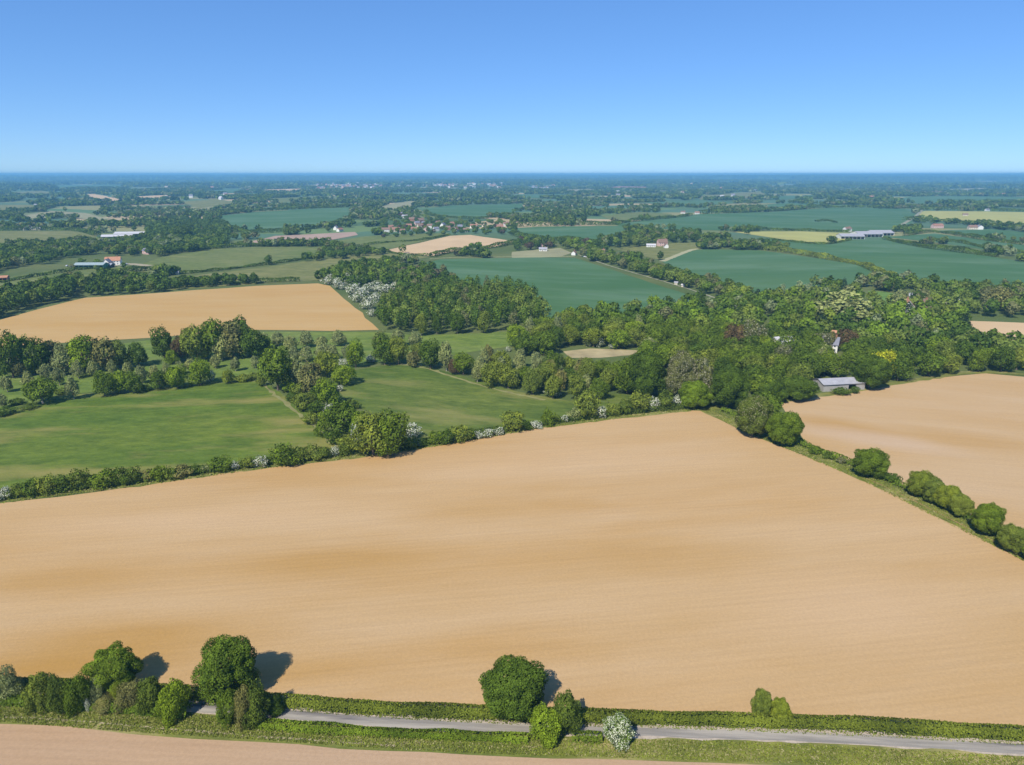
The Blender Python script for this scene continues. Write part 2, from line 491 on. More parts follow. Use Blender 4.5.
POLYS = []        # ground outlines of the fields, where no woodland grows
def sheet(name, pts, mat, dz=None, label=None, keep=True, world=False):
    poly = pts if world else gnd(pts)
    if keep: POLYS.append(poly)
    B = []
    n = len(poly)
    for k in range(n):
        a, b = np.array(poly[k]), np.array(poly[(k + 1) % n])
        L = np.linalg.norm(b - a); dm = max(60, .5 * (np.linalg.norm(a) + np.linalg.norm(b)))
        m_ = max(1, int(L / (dm * .03 + 4)))
        wob = dm * .0022
        for s in range(m_):
            p = a + (b - a) * s / m_
            if s: p = p + rng.normal(size=2) * wob * .5
            B.append(p)
    P = np.array(B); nb = len(P)
    x0, y0 = P.min(0); x1, y1 = P.max(0)
    dmin = max(80.0, np.linalg.norm(P, axis=1).min())
    sp = max(18, dmin * .035, math.sqrt((x1 - x0) * (y1 - y0) / 4000))
    gx, gy = np.meshgrid(np.arange(x0 + sp / 2, x1, sp), np.arange(y0 + sp / 2, y1, sp))
    gx, gy = gx.ravel(), gy.ravel()
    k = inside([tuple(p) for p in P], gx, gy)
    I = np.stack([gx[k], gy[k]], 1)
    A = np.vstack([P, I])
    r0 = delaunay_2d_cdt([Vector(p) for p in A], [(k, (k + 1) % nb) for k in range(nb)], [], 1, 1e-4)
    vs = np.array([v[:] for v in r0[0]])
    d = np.linalg.norm(vs, axis=1)
    z = hgt(vs[:, 0], vs[:, 1]) + (.02 + d * 2.2e-4 + (dz or 0))
    me = bpy.data.meshes.new(name)
    me.from_pydata([(a[0], a[1], b) for a, b in zip(vs, z)], [], r0[2])
    # all faces look up
    me.update()
    if len(me.polygons) and me.polygons[0].normal.z < 0: me.flip_normals()
    me.materials.append(mat)
    me.polygons.foreach_set('use_smooth', np.ones(len(me.polygons), bool))
    return tag(link(name, me), label, kind='structure')

def smoothpath(p, step):
    out = []
    for k in range(len(p) - 1):
        p0, p1, p2, p3 = (np.array(p[max(k - 1, 0)]), np.array(p[k]), np.array(p[k + 1]), np.array(p[min(k + 2, len(p) - 1)]))
        m_ = max(1, int(np.linalg.norm(p2 - p1) / step))
        for s in range(m_):
            t = s / m_
            out.append(.5 * ((2 * p1) + (-p0 + p2) * t + (2 * p0 - 5 * p1 + 4 * p2 - p3) * t * t + (-p0 + 3 * p1 - 3 * p2 + p3) * t ** 3))
    out.append(np.array(p[-1]))
    return np.array(out)

def strip(name, pts, width, mat, dz=.0, label=None, step=3.0, wob=.0, off=0.0, kind='structure'):
    p = smoothpath(gnd(pts), step)
    t = np.gradient(p, axis=0); t /= np.linalg.norm(t, axis=1, keepdims=True)
    n = np.stack([-t[:, 1], t[:, 0]], 1)
    V, Fc = [], []
    for k in range(len(p)):
        for s in (-.5, -.2, .2, .5):
            w = width * s + off + (rng.normal() * wob if abs(s) == .5 else 0)
            x, y = p[k] + n[k] * w
            V.append((x, y, hf(x, y) + .02 + math.hypot(x, y) * 2.2e-4 + dz))
    for k in range(len(p) - 1):
        for s in range(3):
            a = k * 4 + s
            Fc.append((a, a + 1, a + 5, a + 4))
    me = bpy.data.meshes.new(name); me.from_pydata(V, [], Fc); me.update()
    if me.polygons[0].normal.z < 0: me.flip_normals()
    me.materials.append(mat)
    return tag(link(name, me), label, kind=kind)

OCH = (.430, .240, .062); PAL = (.56, .375, .20)
def patch(px, py, wpx, hpx, amt, c=OCH, rot=.12):
    x, y, z, s_ = at(px, py); th = math.atan2(CAMZ, y)
    return (x, y, wpx / s_, hpx / s_ / math.sin(th), rot, amt, c)
S_main = soil('drilled_soil', (.500, .322, .145), (.470, .275, .095), (.535, .360, .185), R(8), off=0, lines=.6,
              patches=[patch(50, 668, 150, 22, .9), patch(120, 640, 190, 32, .8), (patch(60, 580, 150, 24, .5)), patch(330, 560, 150, 20, .55), patch(480, 510, 120, 14, .35), patch(290, 670, 120, 16, .5),
                       patch(640, 560, 160, 24, .3), patch(860, 610, 160, 50, .7, PAL), patch(560, 460, 200, 22, .5, PAL), patch(180, 520, 160, 14, .6, PAL)])
S_right = soil('drilled_soil_pale', (.505, .335, .165), (.475, .285, .105), (.53, .365, .20), R(-14), off=240,
               patches=[patch(835, 425, 60, 10, .6, OCH, -.5), patch(960, 440, 90, 14, .4, OCH, -.4), patch(880, 440, 90, 10, .6, (.54, .385, .25), -.5)])
S_near = soil('drilled_soil_pink', (.455, .295, .170), (.455, .29, .155), (.49, .33, .195), R(-3), off=500, lines=.8)
S_left = soil('drilled_soil_ochre', (.50, .315, .115), (.48, .285, .09), (.52, .34, .14), R(3), off=800, lines=.5)
S_far = plain('pale_soil', (.53, .37, .20), .95, .08, .02)
G_mead = grassm('meadow_grass', (.100, .160, .020), (.145, .190, .026), (.25, .215, .060), R(6), .85)
G_mead2 = grassm('centre_meadow_grass', (.098, .150, .024), (.135, .175, .032), (.23, .21, .065), R(-14), .7, 333)
G_strip = grassm('lush_grass', (.140, .205, .036), (.175, .23, .042), (.24, .235, .08), 0, .25, 77)
G_verge = grassm('verge_grass', (.165, .190, .036), (.23, .225, .06), (.38, .31, .13), 0, .75, 500, (3, 1, 1), .12)
G_olive = grassm('olive_pasture', (.185, .195, .055), (.205, .21, .065), (.30, .26, .11), 0, .5, 600)
G_green = grassm('green_pasture', (.145, .185, .045), (.175, .20, .055), (.26, .24, .09), 0, .4, 900)
G_tan = plain('dry_grass', (.27, .255, .13), .95, .15, .02)
W_a = wheatm('wheat', (.060, .134, .042), (.074, .148, .046), R(-20))
W_b = wheatm('wheat_blue', (.066, .140, .048), (.082, .155, .052), R(10), 400)
M_rape = plain('yellow_crop', (.36, .34, .10), .95, .1, .02)
M_lawn = grassm('lawn_grass', (.12, .22, .04), (.16, .26, .06), (.25, .28, .1), 0, .2, 40)

# near fields
sheet('ploughed_field', [(-420, 560), (0, 503), (60, 497), (150, 484), (256, 469), (340, 457), (400, 452), (470, 440), (540, 428), (600, 420),
      (650, 414), (690, 410.5), (704, 411), (740, 430), (800, 454), (860, 479), (900, 498), (960, 528), (1024, 561), (1400, 770),
      (1200, 742), (1024, 730), (900, 722), (806, 717), (716, 714), (512, 709), (400, 705), (290, 699), (200, 692), (100, 685), (0, 680), (-420, 665)],
      S_main, label='huge sandy drilled field filling the foreground')
sheet('ploughed_field', [(779, 402), (820, 396), (850, 392), (880, 387), (930, 379), (985, 373.5), (1024, 377), (1100, 382), (1500, 420), (1600, 700),
      (1400, 700), (1024, 541), (980, 520), (940, 502), (900, 485), (868, 470), (835, 455), (805, 442)], S_right,
      label='sandy drilled field right of the tree-dotted hedge')
sheet('ploughed_field', [(-300, 719), (0, 724), (64, 726), (128, 734), (192, 739), (256, 742), (384, 751), (512, 757), (716, 763), (800, 766), (900, 772), (1100, 790),
      (1100, 1000), (-300, 1000)], S_near, label='pinkish drilled field below the road verge')
sheet('ploughed_field', [(-60, 330), (0, 320), (40, 309), (72, 301), (85, 298), (160, 293), (256, 286), (318, 283.5), (330, 286), (355, 308), (379, 330),
      (330, 331), (256, 330), (200, 334), (150, 338), (80, 342), (0, 347), (-80, 352)], S_left, label='ochre field behind the left tree belt')
sheet('ploughed_field', [(968, 321), (1000, 322), (1100, 326), (1150, 380), (1060, 352), (1024, 346), (1000, 337), (972, 329)], S_far, label='pale field among trees at right')
sheet('meadow', [(-200, 450), (0, 419), (25, 406), (60, 396), (110, 392), (200, 384), (262, 381), (285, 396), (312, 415), (340, 440), (352, 452), (256, 466),
      (150, 481), (60, 494), (0, 500), (-300, 545)], G_mead, label='broad green meadow at left')
sheet('meadow', [(345, 372), (380, 366), (400, 363.5), (420, 365), (450, 373), (480, 382), (510, 390), (540, 396), (570, 401), (620, 394), (670, 395), (690, 404),
      (650, 412), (600, 418), (540, 426), (470, 438), (425, 446), (418, 430), (395, 420), (350, 405), (338, 390)], G_mead2,
      label='darker green meadow in the centre')
sheet('grass_strip', [(100, 347), (150, 340), (256, 332), (379, 332), (420, 336), (520, 331), (540, 336), (520, 345), (470, 352), (420, 360), (380, 362), (340, 372), (256, 380),
      (200, 383), (110, 391), (60, 395), (0, 412), (-100, 420), (-100, 380), (60, 372)], G_strip, label='bright grass between the rows of grey trees', dz=-.02)
sheet('grass_verge', [(-300, 694), (0, 702), (100, 706), (256, 716), (400, 724), (512, 731), (600, 735), (716, 738), (806, 741), (900, 746), (1024, 753), (1300, 775), (1300, 860),
      (1024, 790), (900, 773), (800, 767), (716, 764), (512, 758), (384, 752), (256, 743), (192, 740), (128, 735), (64, 727), (0, 725), (-300, 720)], G_verge,
      label='rough grass verge between road and lower field', dz=-.015)
# mid and far fields
sheet('wheat_field', [(425, 263), (440, 259.5), (470, 258.5), (540, 257.5), (575, 258), (600, 266), (640, 279), (680, 292), (704, 302), (650, 311), (600, 318), (560, 322),
      (545, 316), (520, 301), (470, 284), (440, 275)], W_a, label='blue-green wheat field in the centre')
sheet('wheat_field', [(662, 262), (690, 251), (700, 249.5), (760, 250.5), (800, 256), (860, 264), (893, 279), (870, 283), (800, 288), (770, 294), (740, 290), (700, 278)],
      W_b, label='wheat field right of the lane trees')
sheet('wheat_field', [(768, 239), (830, 244.5), (850, 240.5), (885, 239), (910, 243), (960, 252), (1024, 262), (1120, 275), (1100, 292), (1024, 285), (960, 285), (930, 284), (895, 277),
      (862, 262), (800, 253), (745, 243)], W_a, label='wheat field below the pale barns')
sheet('wheat_field', [(515, 228), (560, 226.5), (620, 226), (628, 232), (655, 240), (625, 243), (610, 246), (560, 240), (520, 234)], W_b, label='small wheat field behind village')
sheet('wheat_field', [(612, 224), (660, 219), (700, 214), (770, 212), (830, 208), (905, 209), (918, 217), (900, 231), (850, 231), (770, 229), (740, 231), (660, 229), (625, 228)],
      W_a, label='long wheat field below far trees')
sheet('wheat_field', [(885, 237), (935, 233.5), (990, 241), (1060, 249), (1060, 258), (1000, 252), (940, 243)], W_b, label='narrow wheat field at right')
sheet('wheat_field', [(930, 231), (990, 229), (1060, 236), (1060, 246), (1000, 240)], W_a, label='wheat field below yellow crop')
sheet('crop_field', [(904, 219), (925, 211), (975, 211.5), (1060, 213), (1060, 228), (1024, 226.5), (980, 224), (940, 221)], M_rape, label='yellow crop field at right')
sheet('dry_field', [(733, 232), (800, 231.5), (858, 233.5), (845, 241), (825, 244), (780, 239)], M_rape, label='tan field beside the barns')
sheet('wheat_field', [(216, 216), (256, 212), (350, 207.5), (352, 219), (305, 229), (256, 232), (235, 230)], W_b, label='wheat field at far left')
sheet('wheat_field', [(420, 210), (450, 205.5), (522, 204), (525, 208), (500, 216), (470, 219), (430, 216)], W_a, label='green field above village')
sheet('ploughed_field', [(383, 251), (420, 243), (450, 236), (470, 235), (514, 241.5), (495, 247), (452, 252), (432, 256), (408, 254)], S_far, label='pale ploughed field below village')
sheet('ploughed_field', [(240, 244), (275, 236), (355, 232), (358, 235), (320, 242), (256, 245)], plain('pink_soil', (.36, .25, .18), .95, .1, .02), label='pinkish field at far left')
sheet('pasture', [(162, 257), (215, 249), (256, 247), (325, 247), (340, 250), (300, 260), (256, 266), (200, 272), (165, 274), (125, 270)], G_green, label='green pasture')
sheet('pasture', [(150, 285), (200, 275), (256, 268.5), (300, 262), (370, 253), (400, 254), (430, 257), (395, 263), (345, 269), (322, 280), (256, 284), (160, 291)], G_olive, label='olive pasture')
sheet('pasture', [(320, 244), (360, 237), (400, 234), (450, 233), (425, 241), (385, 250), (345, 249)], G_green, label='pasture below village')
sheet('pasture', [(-40, 290), (0, 279), (60, 269), (110, 266), (150, 268), (155, 276), (110, 279), (60, 285), (0, 298), (-40, 305)], G_green, label='pasture left')
sheet('pasture', [(-60, 231), (0, 231), (70, 231), (98, 236), (92, 241), (50, 242), (0, 247), (-60, 252)], G_olive, label='pasture far left')
sheet('pasture', [(15, 217), (50, 211), (85, 213), (112, 219), (95, 221), (60, 216), (28, 221)], G_tan, label='tan pasture')
sheet('pasture', [(-40, 205), (0, 205), (30, 205), (46, 207), (30, 211), (0, 212), (-40, 212)], G_olive, label='pasture')
sheet('dry_field', [(80, 195), (95, 194), (122, 200), (105, 202), (90, 199)], S_far, label='dry field')
sheet('dry_field', [(130, 197), (170, 195), (172, 198), (150, 200)], S_far, label='dry field')
sheet('dry_field', [(375, 209), (395, 203), (412, 201), (420, 202), (410, 208), (395, 212)], G_tan, label='tan field behind village')
sheet('dry_field', [(598, 188), (620, 186.6), (648, 187), (645, 189.3), (615, 189.6)], plain('red_soil', (.42, .20, .15), .95, .1, .02), label='reddish field near the horizon')
sheet('pasture', [(600, 216), (640, 212), (672, 214), (668, 217), (615, 221)], G_green, label='pasture')
sheet('pasture', [(700, 196), (760, 192), (768, 196), (740, 199), (700, 200)], G_olive, label='pasture')
sheet('pasture', [(615, 249), (650, 244), (700, 243), (705, 248), (690, 252), (665, 261), (650, 258)], G_olive, label='rough pasture round farm')
sheet('pasture', [(512, 252), (560, 248), (572, 253), (560, 257), (512, 258)], G_tan, label='dry garden ground behind wheat')
sheet('lawn', [(858, 305), (868, 291), (885, 292), (905, 296), (906, 304), (885, 307), (868, 309)], M_lawn, label='bright lawn of the garden')
sheet('lawn', [(1000, 300), (1060, 298), (1060, 308), (1012, 308)], M_lawn, label='lawn')
sheet('clearing', [(563, 351.5), (590, 348.5), (640, 350.5), (644, 354), (600, 358), (570, 358)], plain('bare_clearing', (.36, .29, .15), .95, .25, .08), label='dry clearing')
sheet('lawn', [(130, 235), (150, 233), (152, 238), (135, 240)], G_green, keep=False)
for pts, mt in [([(40, 186), (75, 184.5), (130, 185), (120, 188), (60, 189)], W_b), ([(200, 191), (240, 189), (250, 192), (215, 194)], W_b),
                ([(640, 203), (700, 200), (740, 203), (690, 207)], W_b), ([(740, 206), (790, 203), (820, 205), (770, 209)], W_a),
                ([(880, 199), (950, 196), (1030, 197), (1024, 203), (920, 204)], W_b), ([(820, 190), (860, 188), (870, 190), (840, 192)], G_olive),
                ([(60, 181), (110, 180.2), (120, 181.2), (70, 182)], S_far), ([(150, 184), (200, 183), (210, 184.3), (160, 185.2)], G_tan), ([(270, 181), (330, 180.3), (335, 181.4), (275, 182)], W_b),
                ([(560, 181), (640, 180.2), (650, 181.4), (570, 182)], G_tan), ([(680, 183.5), (740, 182.6), (750, 184), (690, 184.8)], S_far), ([(760, 186), (800, 185), (810, 186.6), (770, 187.2)], G_olive),
                ([(870, 183), (930, 182), (940, 183.2), (880, 184)], W_b), ([(960, 181.5), (1030, 180.8), (1030, 182), (965, 182.6)], G_tan), ([(0, 193), (40, 191), (60, 193), (20, 195.5)], G_olive),
                ([(255, 190), (300, 188.8), (312, 190.4), (265, 191.8)], S_far), ([(560, 190), (590, 189), (596, 190.6), (568, 191.6)], G_tan), ([(760, 197), (812, 195), (820, 198), (772, 200)], W_a),
                ([(300, 185.5), (350, 184.6), (352, 186), (305, 186.8)], S_far), ([(180, 178.6), (300, 178.2), (300, 179), (190, 179.4)], W_b), ([(420, 179), (520, 178.6), (525, 179.6), (430, 180)], G_olive),
                ([(700, 179), (800, 178.6), (800, 179.4), (710, 179.8)], W_b), ([(210, 195), (262, 193), (270, 195.2), (220, 198)], W_a), ([(120, 189), (170, 187.5), (176, 189.5), (130, 191)], G_olive),
                ([(500, 196), (560, 194), (570, 197), (520, 199)], W_a), ([(262, 199), (320, 196), (330, 199), (280, 203)], G_green),
                ([(180, 203), (215, 199), (235, 203), (200, 208)], G_olive), ([(930, 190), (980, 188), (1000, 190), (960, 192)], G_tan)]:
    sheet('distant_field', pts, mt)

# ------------------------------------------------------------------ road, track, paths
def roadmat():
    m, nt, out = newmat('worn_asphalt')
    a = ramp(nt, noise(nt, .5, R(-4), (14, 1, 1), 4, .65), .38, .62)
    col = mixc(nt, a, (.235, .21, .175), (.38, .335, .27))
    b = ramp(nt, noise(nt, .16, R(-4), (7, 1, 1), 4, .6, 60), .52, .62)
    col = mixc(nt, b, col, (.13, .118, .115))
    c = noise(nt, 6, 0)
    finish(nt, out, mixc(nt, 1, col, mixc(nt, c, (.85,) * 3, (1.1,) * 3), 'MULTIPLY'), .85, c, .3, .02)
    return m
ROAD = [(-320, 683), (-100, 692), (0, 697), (100, 702), (208, 708.5), (290, 714.5), (350, 719.5), (400, 723), (460, 726.5), (512, 728.5), (600, 731), (716, 734), (806, 737), (900, 742), (1024, 749.5), (1300, 768)]
strip('road_shoulder', ROAD, 3.6, plain('dusty_gravel', (.42, .345, .26), .95, .2, 1.2), .005, 'dusty gravel edge of the country road', wob=.22, off=.25)
strip('road', ROAD, 2.5, roadmat(), .012, 'narrow worn grey country road', wob=.10)
M_path = plain('trodden_path', (.36, .30, .17), .95, .2, .4)
M_path2 = plain('dry_path', (.225, .215, .08), .95, .2, .2)
strip('footpath', [(-60, 714), (0, 717), (60, 719.5), (120, 725), (200, 731.5), (256, 736.5), (330, 741), (400, 746)], .45, M_path, .01, 'thin pale path in the verge', wob=.08)
strip('field_margin', [(704, 410), (740, 426), (800, 450), (850, 472), (900, 494), (960, 524), (1024, 556), (1200, 655)], 5.5, G_verge, .006, 'grass margin along the hedge', wob=.3)
strip('footpath', [(860, 475.5), (900, 494), (940, 514), (980, 534), (1024, 558), (1150, 632)], .5, plain('bare_path', (.33, .20, .09), .95, .1, .5), .014, 'bare brown path on the margin', wob=.05)
strip('footpath', [(262, 383), (272, 392), (286, 404), (300, 415), (318, 430), (332, 444)], 1.7, M_path2, .006, 'worn path at the meadow edge', wob=.5)
strip('footpath', [(398, 364), (425, 368), (450, 376), (480, 385), (510, 393), (545, 400)], 1.6, M_path2, .006, 'pale path along the wood', wob=.4)
strip('field_margin', [(-50, 508), (0, 501.5), (150, 483), (256, 468), (400, 451), (540, 427), (690, 410)], 3.6, G_verge, .006, 'grass edge of the sandy field', wob=.4)
strip('field_margin', [(700, 409), (740, 405.5), (779, 401), (850, 391), (930, 378), (985, 372.5), (1100, 381)], 5, G_verge, .006, 'grass edge below barn wood', wob=.4)
M_lane = plain('pale_lane', (.27, .26, .17), .95, .15, .2)
strip('lane', [(560, 251.5), (575, 254), (590, 259), (610, 266), (650, 277.5), (690, 289.5), (715, 298), (735, 306)], 2.6, M_lane, .02, 'pale lane along the centre wheat field', wob=.3)
strip('field_margin', [(430, 259), (470, 257.3), (575, 256.5)], 5, plain('pale_margin', (.30, .30, .14), .95, .1, .1), .02, wob=.5)
strip('lane', [(662, 261.5), (690, 250.5), (700, 249)], 9, plain('pale_margin_two', (.34, .32, .17), .95, .1, .1), .05, wob=.5)
strip('lane', [(890, 232), (905, 223), (915, 217), (922, 210)], 9, M_lane, .05, wob=.5)
strip('lane', [(100, 268), (125, 264), (150, 266)], 12, plain('yard_dirt', (.34, .29, .18), .95, .1, .1), .05, wob=1)

# ------------------------------------------------------------------ hedges
def hedge(name, pts, w, h, leaf, mat, label, group=None, dens=1.5, lump=.18, gap=0.0, world=False):
    p = smoothpath(pts if world else gnd(pts), max(w * .8, 1.5))
    seg = np.linalg.norm(np.diff(p, axis=0), axis=1); cum = np.append(0, np.cumsum(seg)); L = cum[-1]
    per = w + 2 * h
    n = int(min(L * per / (leaf * leaf * .35) * dens / 2, 90000))
    s = rng.uniform(0, L, n)
    x = np.interp(s, cum, p[:, 0]); y = np.interp(s, cum, p[:, 1])
    t = np.gradient(p, axis=0); t /= np.linalg.norm(t, axis=1, keepdims=True)
    tx = np.interp(s, cum, t[:, 0]); ty = np.interp(s, cum, t[:, 1])
    ph = rng.uniform(0, 6.28, 6)
    k = lump * (np.sin(s / (w * 1.7) + ph[0]) * .5 + np.sin(s / (w * .83) + ph[1]) * .3 + np.sin(s / (w * 4.1) + ph[2]) * .6)
    a = rng.uniform(-.08, math.pi + .08, n)                     # round the section
    ca, sa = np.cos(a), np.sin(a)
    qx = np.sign(ca) * np.abs(ca) ** .6 * w / 2 * (1 + k * .7); qz = np.clip(np.abs(sa) ** .5, 0, 1) * h * (1 + k)
    qx *= rng.uniform(.85, 1.06, n); qz = qz * rng.uniform(.88, 1.05, n)
    X_, Y_ = x - ty * qx, y + tx * qx
    P = np.stack([X_, Y_, hgt(X_, Y_) + np.maximum(qz, .05)], 1)
    Nn = np.stack([-ty * ca, tx * ca, np.maximum(sa, .1)], 1) + rng.normal(size=(n, 3)) * .5
    if gap:
        g = np.sin(s / 23 + ph[3]) + np.sin(s / 9.7 + ph[4]) + rng.normal(size=n) * .2
        keep = g > -2 + gap * 2.2
        P, Nn, s = P[keep], Nn[keep], s[keep]
    nn = len(P)
    vv = np.clip(.45 + .22 * np.sin(s / (w * 1.1) + ph[5]) + .2 * np.sin(s / 7.3) + rng.normal(size=nn) * .2, 0, 1)
    V = leafquads(P, Nn, leaf * rng.uniform(.7, 1.3, nn))
    me = npmesh(name, V, nn, 4, {'v': ('FLOAT', vv), 'f': ('FLOAT', rng.uniform(0, 1, nn))})
    me.materials.append(mat)
    return tag(link(name, me), label, 'hedge', group)

HP = [(-300, 668), (-100, 679), (0, 686), (100, 691), (200, 698), (256, 702), (290, 705), (350, 709.5), (400, 712.5), (460, 715.5), (512, 717.5), (600, 720), (716, 723), (806, 726), (900, 730.5), (1024, 737.5), (1250, 753)]
hedge('roadside_hedge', HP, 2.8, 2.3, .42, LM['hedgetop'], 'long trimmed green hedge between the road and the sandy field', dens=2.6, lump=.09)
hedge('roadside_hedge', [(256, 725.5), (300, 729), (350, 732), (400, 734.5), (460, 737.5), (528, 740.5)], 2.3, 1.3, .40, LM['mid'],
      'low leafy hedge on the lower side of the road, left of the round oak', dens=2.6, lump=.25)
hedge('roadside_hedge', [(572, 738.5), (585, 739.5), (602, 740.5)], 2, 1.2, .4, LM['mid'], 'short low hedge between the yellow-green bush and the flowering bush', dens=2.6, lump=.3)
hedge('roadside_hedge', [(-120, 692), (-20, 701), (30, 704), (80, 707), (120, 710), (165, 713), (190, 715)], 2.6, 2.0, .42, LM['mid'],
      'ragged green hedge below the leftmost roadside oak', dens=2.6, lump=.3)
LOWN = [(-40, 503), (0, 498.5), (60, 492), (150, 480), (256, 465), (340, 454), (400, 449), (470, 437), (540, 425.5), (600, 417), (650, 411), (688, 408)]
hedge('field_hedge', LOWN[:7], 4, 2.4, .7, LM['hedge'], 'low scrubby hedge between the left meadow and the sandy field', lump=.3, gap=.2)
hedge('field_hedge', LOWN[6:], 4, 2.4, .7, LM['hedge'], 'low scrubby hedge between the centre meadow and the sandy field', lump=.3, gap=.2)
hedge('field_hedge', [(722, 411), (740, 418), (780, 436), (815, 451), (850, 464), (880, 477)], 3, 2.2, .65, LM['mid'], 'hedge between the two big sandy fields, its upper stretch', lump=.3)
hedge('field_hedge', [(880, 477), (905, 489), (940, 505), (975, 523), (1024, 547), (1100, 586)], 3, 2.2, .65, LM['mid'], 'hedge between the two big sandy fields, its lower stretch', lump=.3)

def farhedge(pts, h, w, label, col='dark', gap=0, lump=.35):
    _, yy, _, s = at(*pts[len(pts) // 2])
    leaf = max(.9, 1.3 / s)
    hedge('hedgerow', pts, w, h, leaf, LM[col], label, 'hedgerows between the distant fields', dens=1.7, lump=lump, gap=gap)
FH = [
 ([(0, 283), (40, 276), (80, 270), (110, 268)], 3, 5, 'dark hedgerow below the farm with the green shed'),
 ([(40, 287), (90, 280), (115, 275), (150, 270)], 5, 8, 'bushy hedgerow right of the farm with the green shed'),
 ([(130, 274), (165, 275), (215, 271), (256, 266), (300, 260), (345, 251)], 3, 5, 'thin hedgerow between the green and the olive pasture'),
 ([(158, 255), (200, 250), (256, 246.5), (330, 246)], 6, 12, 'tree-like hedgerow along the top of the green pasture'),
 ([(150, 291), (200, 286), (256, 283), (300, 281)], 4, 6, 'hedgerow on the upper edge of the ochre field'),
 ([(240, 244.5), (256, 246), (300, 243), (330, 240)], 5, 10, 'hedgerow under the pinkish strip'),
 ([(355, 247), (385, 243), (420, 240.5), (450, 235)], 3, 5, 'thin hedgerow left of the pale ploughed field'),
 ([(384, 251), (400, 254.5), (432, 256.5)], 3, 4, 'low hedgerow at the left foot of the pale ploughed field'),
 ([(432, 257), (452, 252.5), (495, 247.5), (515, 243)], 6, 9, 'leafy hedgerow on the right edge of the pale ploughed field'),
 ([(428, 215), (470, 219), (500, 217)], 5, 10, 'hedgerow under the green field above the village'),
 ([(893, 281), (862, 266), (830, 260), (795, 253.5), (765, 250)], 6, 9, 'brownish hedgerow between the two big wheat fields at right', 'olive'),
 ([(885, 239.5), (920, 247), (960, 252.5), (998, 257)], 6, 11, 'dark hedgerow running right from the pale barns'),
 ([(930, 240), (960, 243), (1000, 251), (1050, 256)], 4, 7, 'thin hedgerow above the narrow wheat field at right'),
 ([(905, 236), (935, 232.5), (990, 241), (1040, 247)], 6, 9, 'hedgerow below the houses beside the yellow crop'),
 ([(740, 232), (770, 230.5), (850, 232)], 5, 9, 'hedgerow on the upper edge of the tan field beside the barns'),
 ([(770, 239.5), (820, 244.5), (850, 240.5)], 3, 5, 'hedgerow on the lower edge of the tan field beside the barns'),
 ([(612, 224.5), (640, 221), (690, 216)], 7, 14, 'dark hedgerow on the left edge of the long wheat field'),
 ([(512, 227), (560, 225.5), (620, 225)], 8, 14, 'hedgerow on the top edge of the small wheat field'),
 ([(700, 214), (770, 211.5), (830, 207.5), (905, 208)], 9, 18, 'tall hedgerow on the top edge of the long wheat field'),
 ([(816, 222), (828, 221), (836, 223)], 4, 8, 'short isolated hedge inside the long wheat field'),
 ([(216, 216), (256, 211.5), (350, 207)], 9, 20, 'hedgerow above the wheat field at far left'),
 ([(216, 219), (235, 231), (256, 233), (305, 230), (352, 220)], 7, 12, 'hedgerow below the wheat field at far left'),
 ([(0, 231), (70, 230.5), (98, 236)], 7, 12, 'hedgerow on the far edge of the olive pasture at far left'),
 ([(0, 213), (30, 212.5), (47, 208), (60, 205)], 8, 16, 'hedgerow left of the tan pasture'),
 ([(375, 210), (395, 213), (415, 208)], 7, 14, 'hedgerow under the tan field behind the village'),
 ([(904, 220), (940, 222), (980, 225), (1040, 228)], 7, 13, 'hedgerow on the lower edge of the yellow crop'),
 ([(922, 210), (975, 210.5), (1040, 212)], 8, 16, 'hedgerow on the upper edge of the yellow crop'),
 ([(0, 247.5), (50, 243), (92, 242)], 7, 14, 'hedgerow on the near edge of the olive pasture at far left'),
 ([(515, 236), (560, 241), (610, 247)], 8, 14, 'leafy hedgerow on the near edge of the small wheat field'),
 ([(440, 278), (470, 286), (515, 302)], 3, 5, 'low hedgerow on the lower left edge of the centre wheat field'),
]
for it in FH:
    farhedge(it[0], it[1], it[2], it[3], it[4] if len(it) > 4 else 'dark')

# ------------------------------------------------------------------ roadside trees (nearest)
T = lambda *a, **k: boxed('tree', *a, **k)
S = lambda *a, **k: boxed('shrub', *a, **k)
T(113, 693, 55, 48, 'mid', hi=True, label='round green oak standing in the hedge at the left end of the road')
T(225, 699, 64, 60, 'mid', hi=True, label='tallest roadside oak, bright green, casting a dark shadow on the sandy field')
T(515, 718, 76, 62, 'dark', hi=True, label='broad dark green oak overhanging the middle of the road')
S(547, 743, 38, 38, 'bright', hi=True, label='yellow-green bush at the foot of the broad dark oak')
S(566, 734, 32, 42, 'hedge', hi=True, label='dark upright bush just right of the yellow-green bush')
S(617, 747, 34, 34, 'cream', hi=True, label='white flowering bush alone on the lower edge of the road')
T(761, 717, 21, 26, 'olive', hi=True, label='left, taller half of the small tree pair in the roadside hedge')
T(780, 721, 22, 23, 'yellow', hi=True, label='right, rounder half of the small tree pair in the roadside hedge')
S(6, 700, 26, 32, 'grey', hi=True, label='grayish bush at the far left end of the roadside hedge')
S(38, 710, 28, 36, 'olive', hi=True, label='olive bush between the grayish bush and the leftmost oak')
S(58, 711, 24, 34, 'hedge', hi=True, label='dull green bush left of the leftmost oak')
S(77, 712, 24, 38, 'mid', hi=True, label='leafy green bush touching the left side of the leftmost oak')
S(98, 706, 18, 28, 'grey', hi=True, label='pale lilac-grey bush under the leftmost oak')
S(106, 712, 28, 22, 'brown', hi=True, label='brown scrubby bush under the leftmost oak')
S(87, 711, 7, 14, 'blossom', hi=True, label='tiny white flowering bush under the leftmost oak')
S(118, 703, 14, 22, 'yellow', hi=True, label='small yellow-green bush right under the leftmost oak')
S(131, 712, 30, 34, 'brown', hi=True, label='brownish bush right of the leftmost oak')
S(150, 714, 28, 36, 'hedge', hi=True, label='dull green bush between the two left oaks')
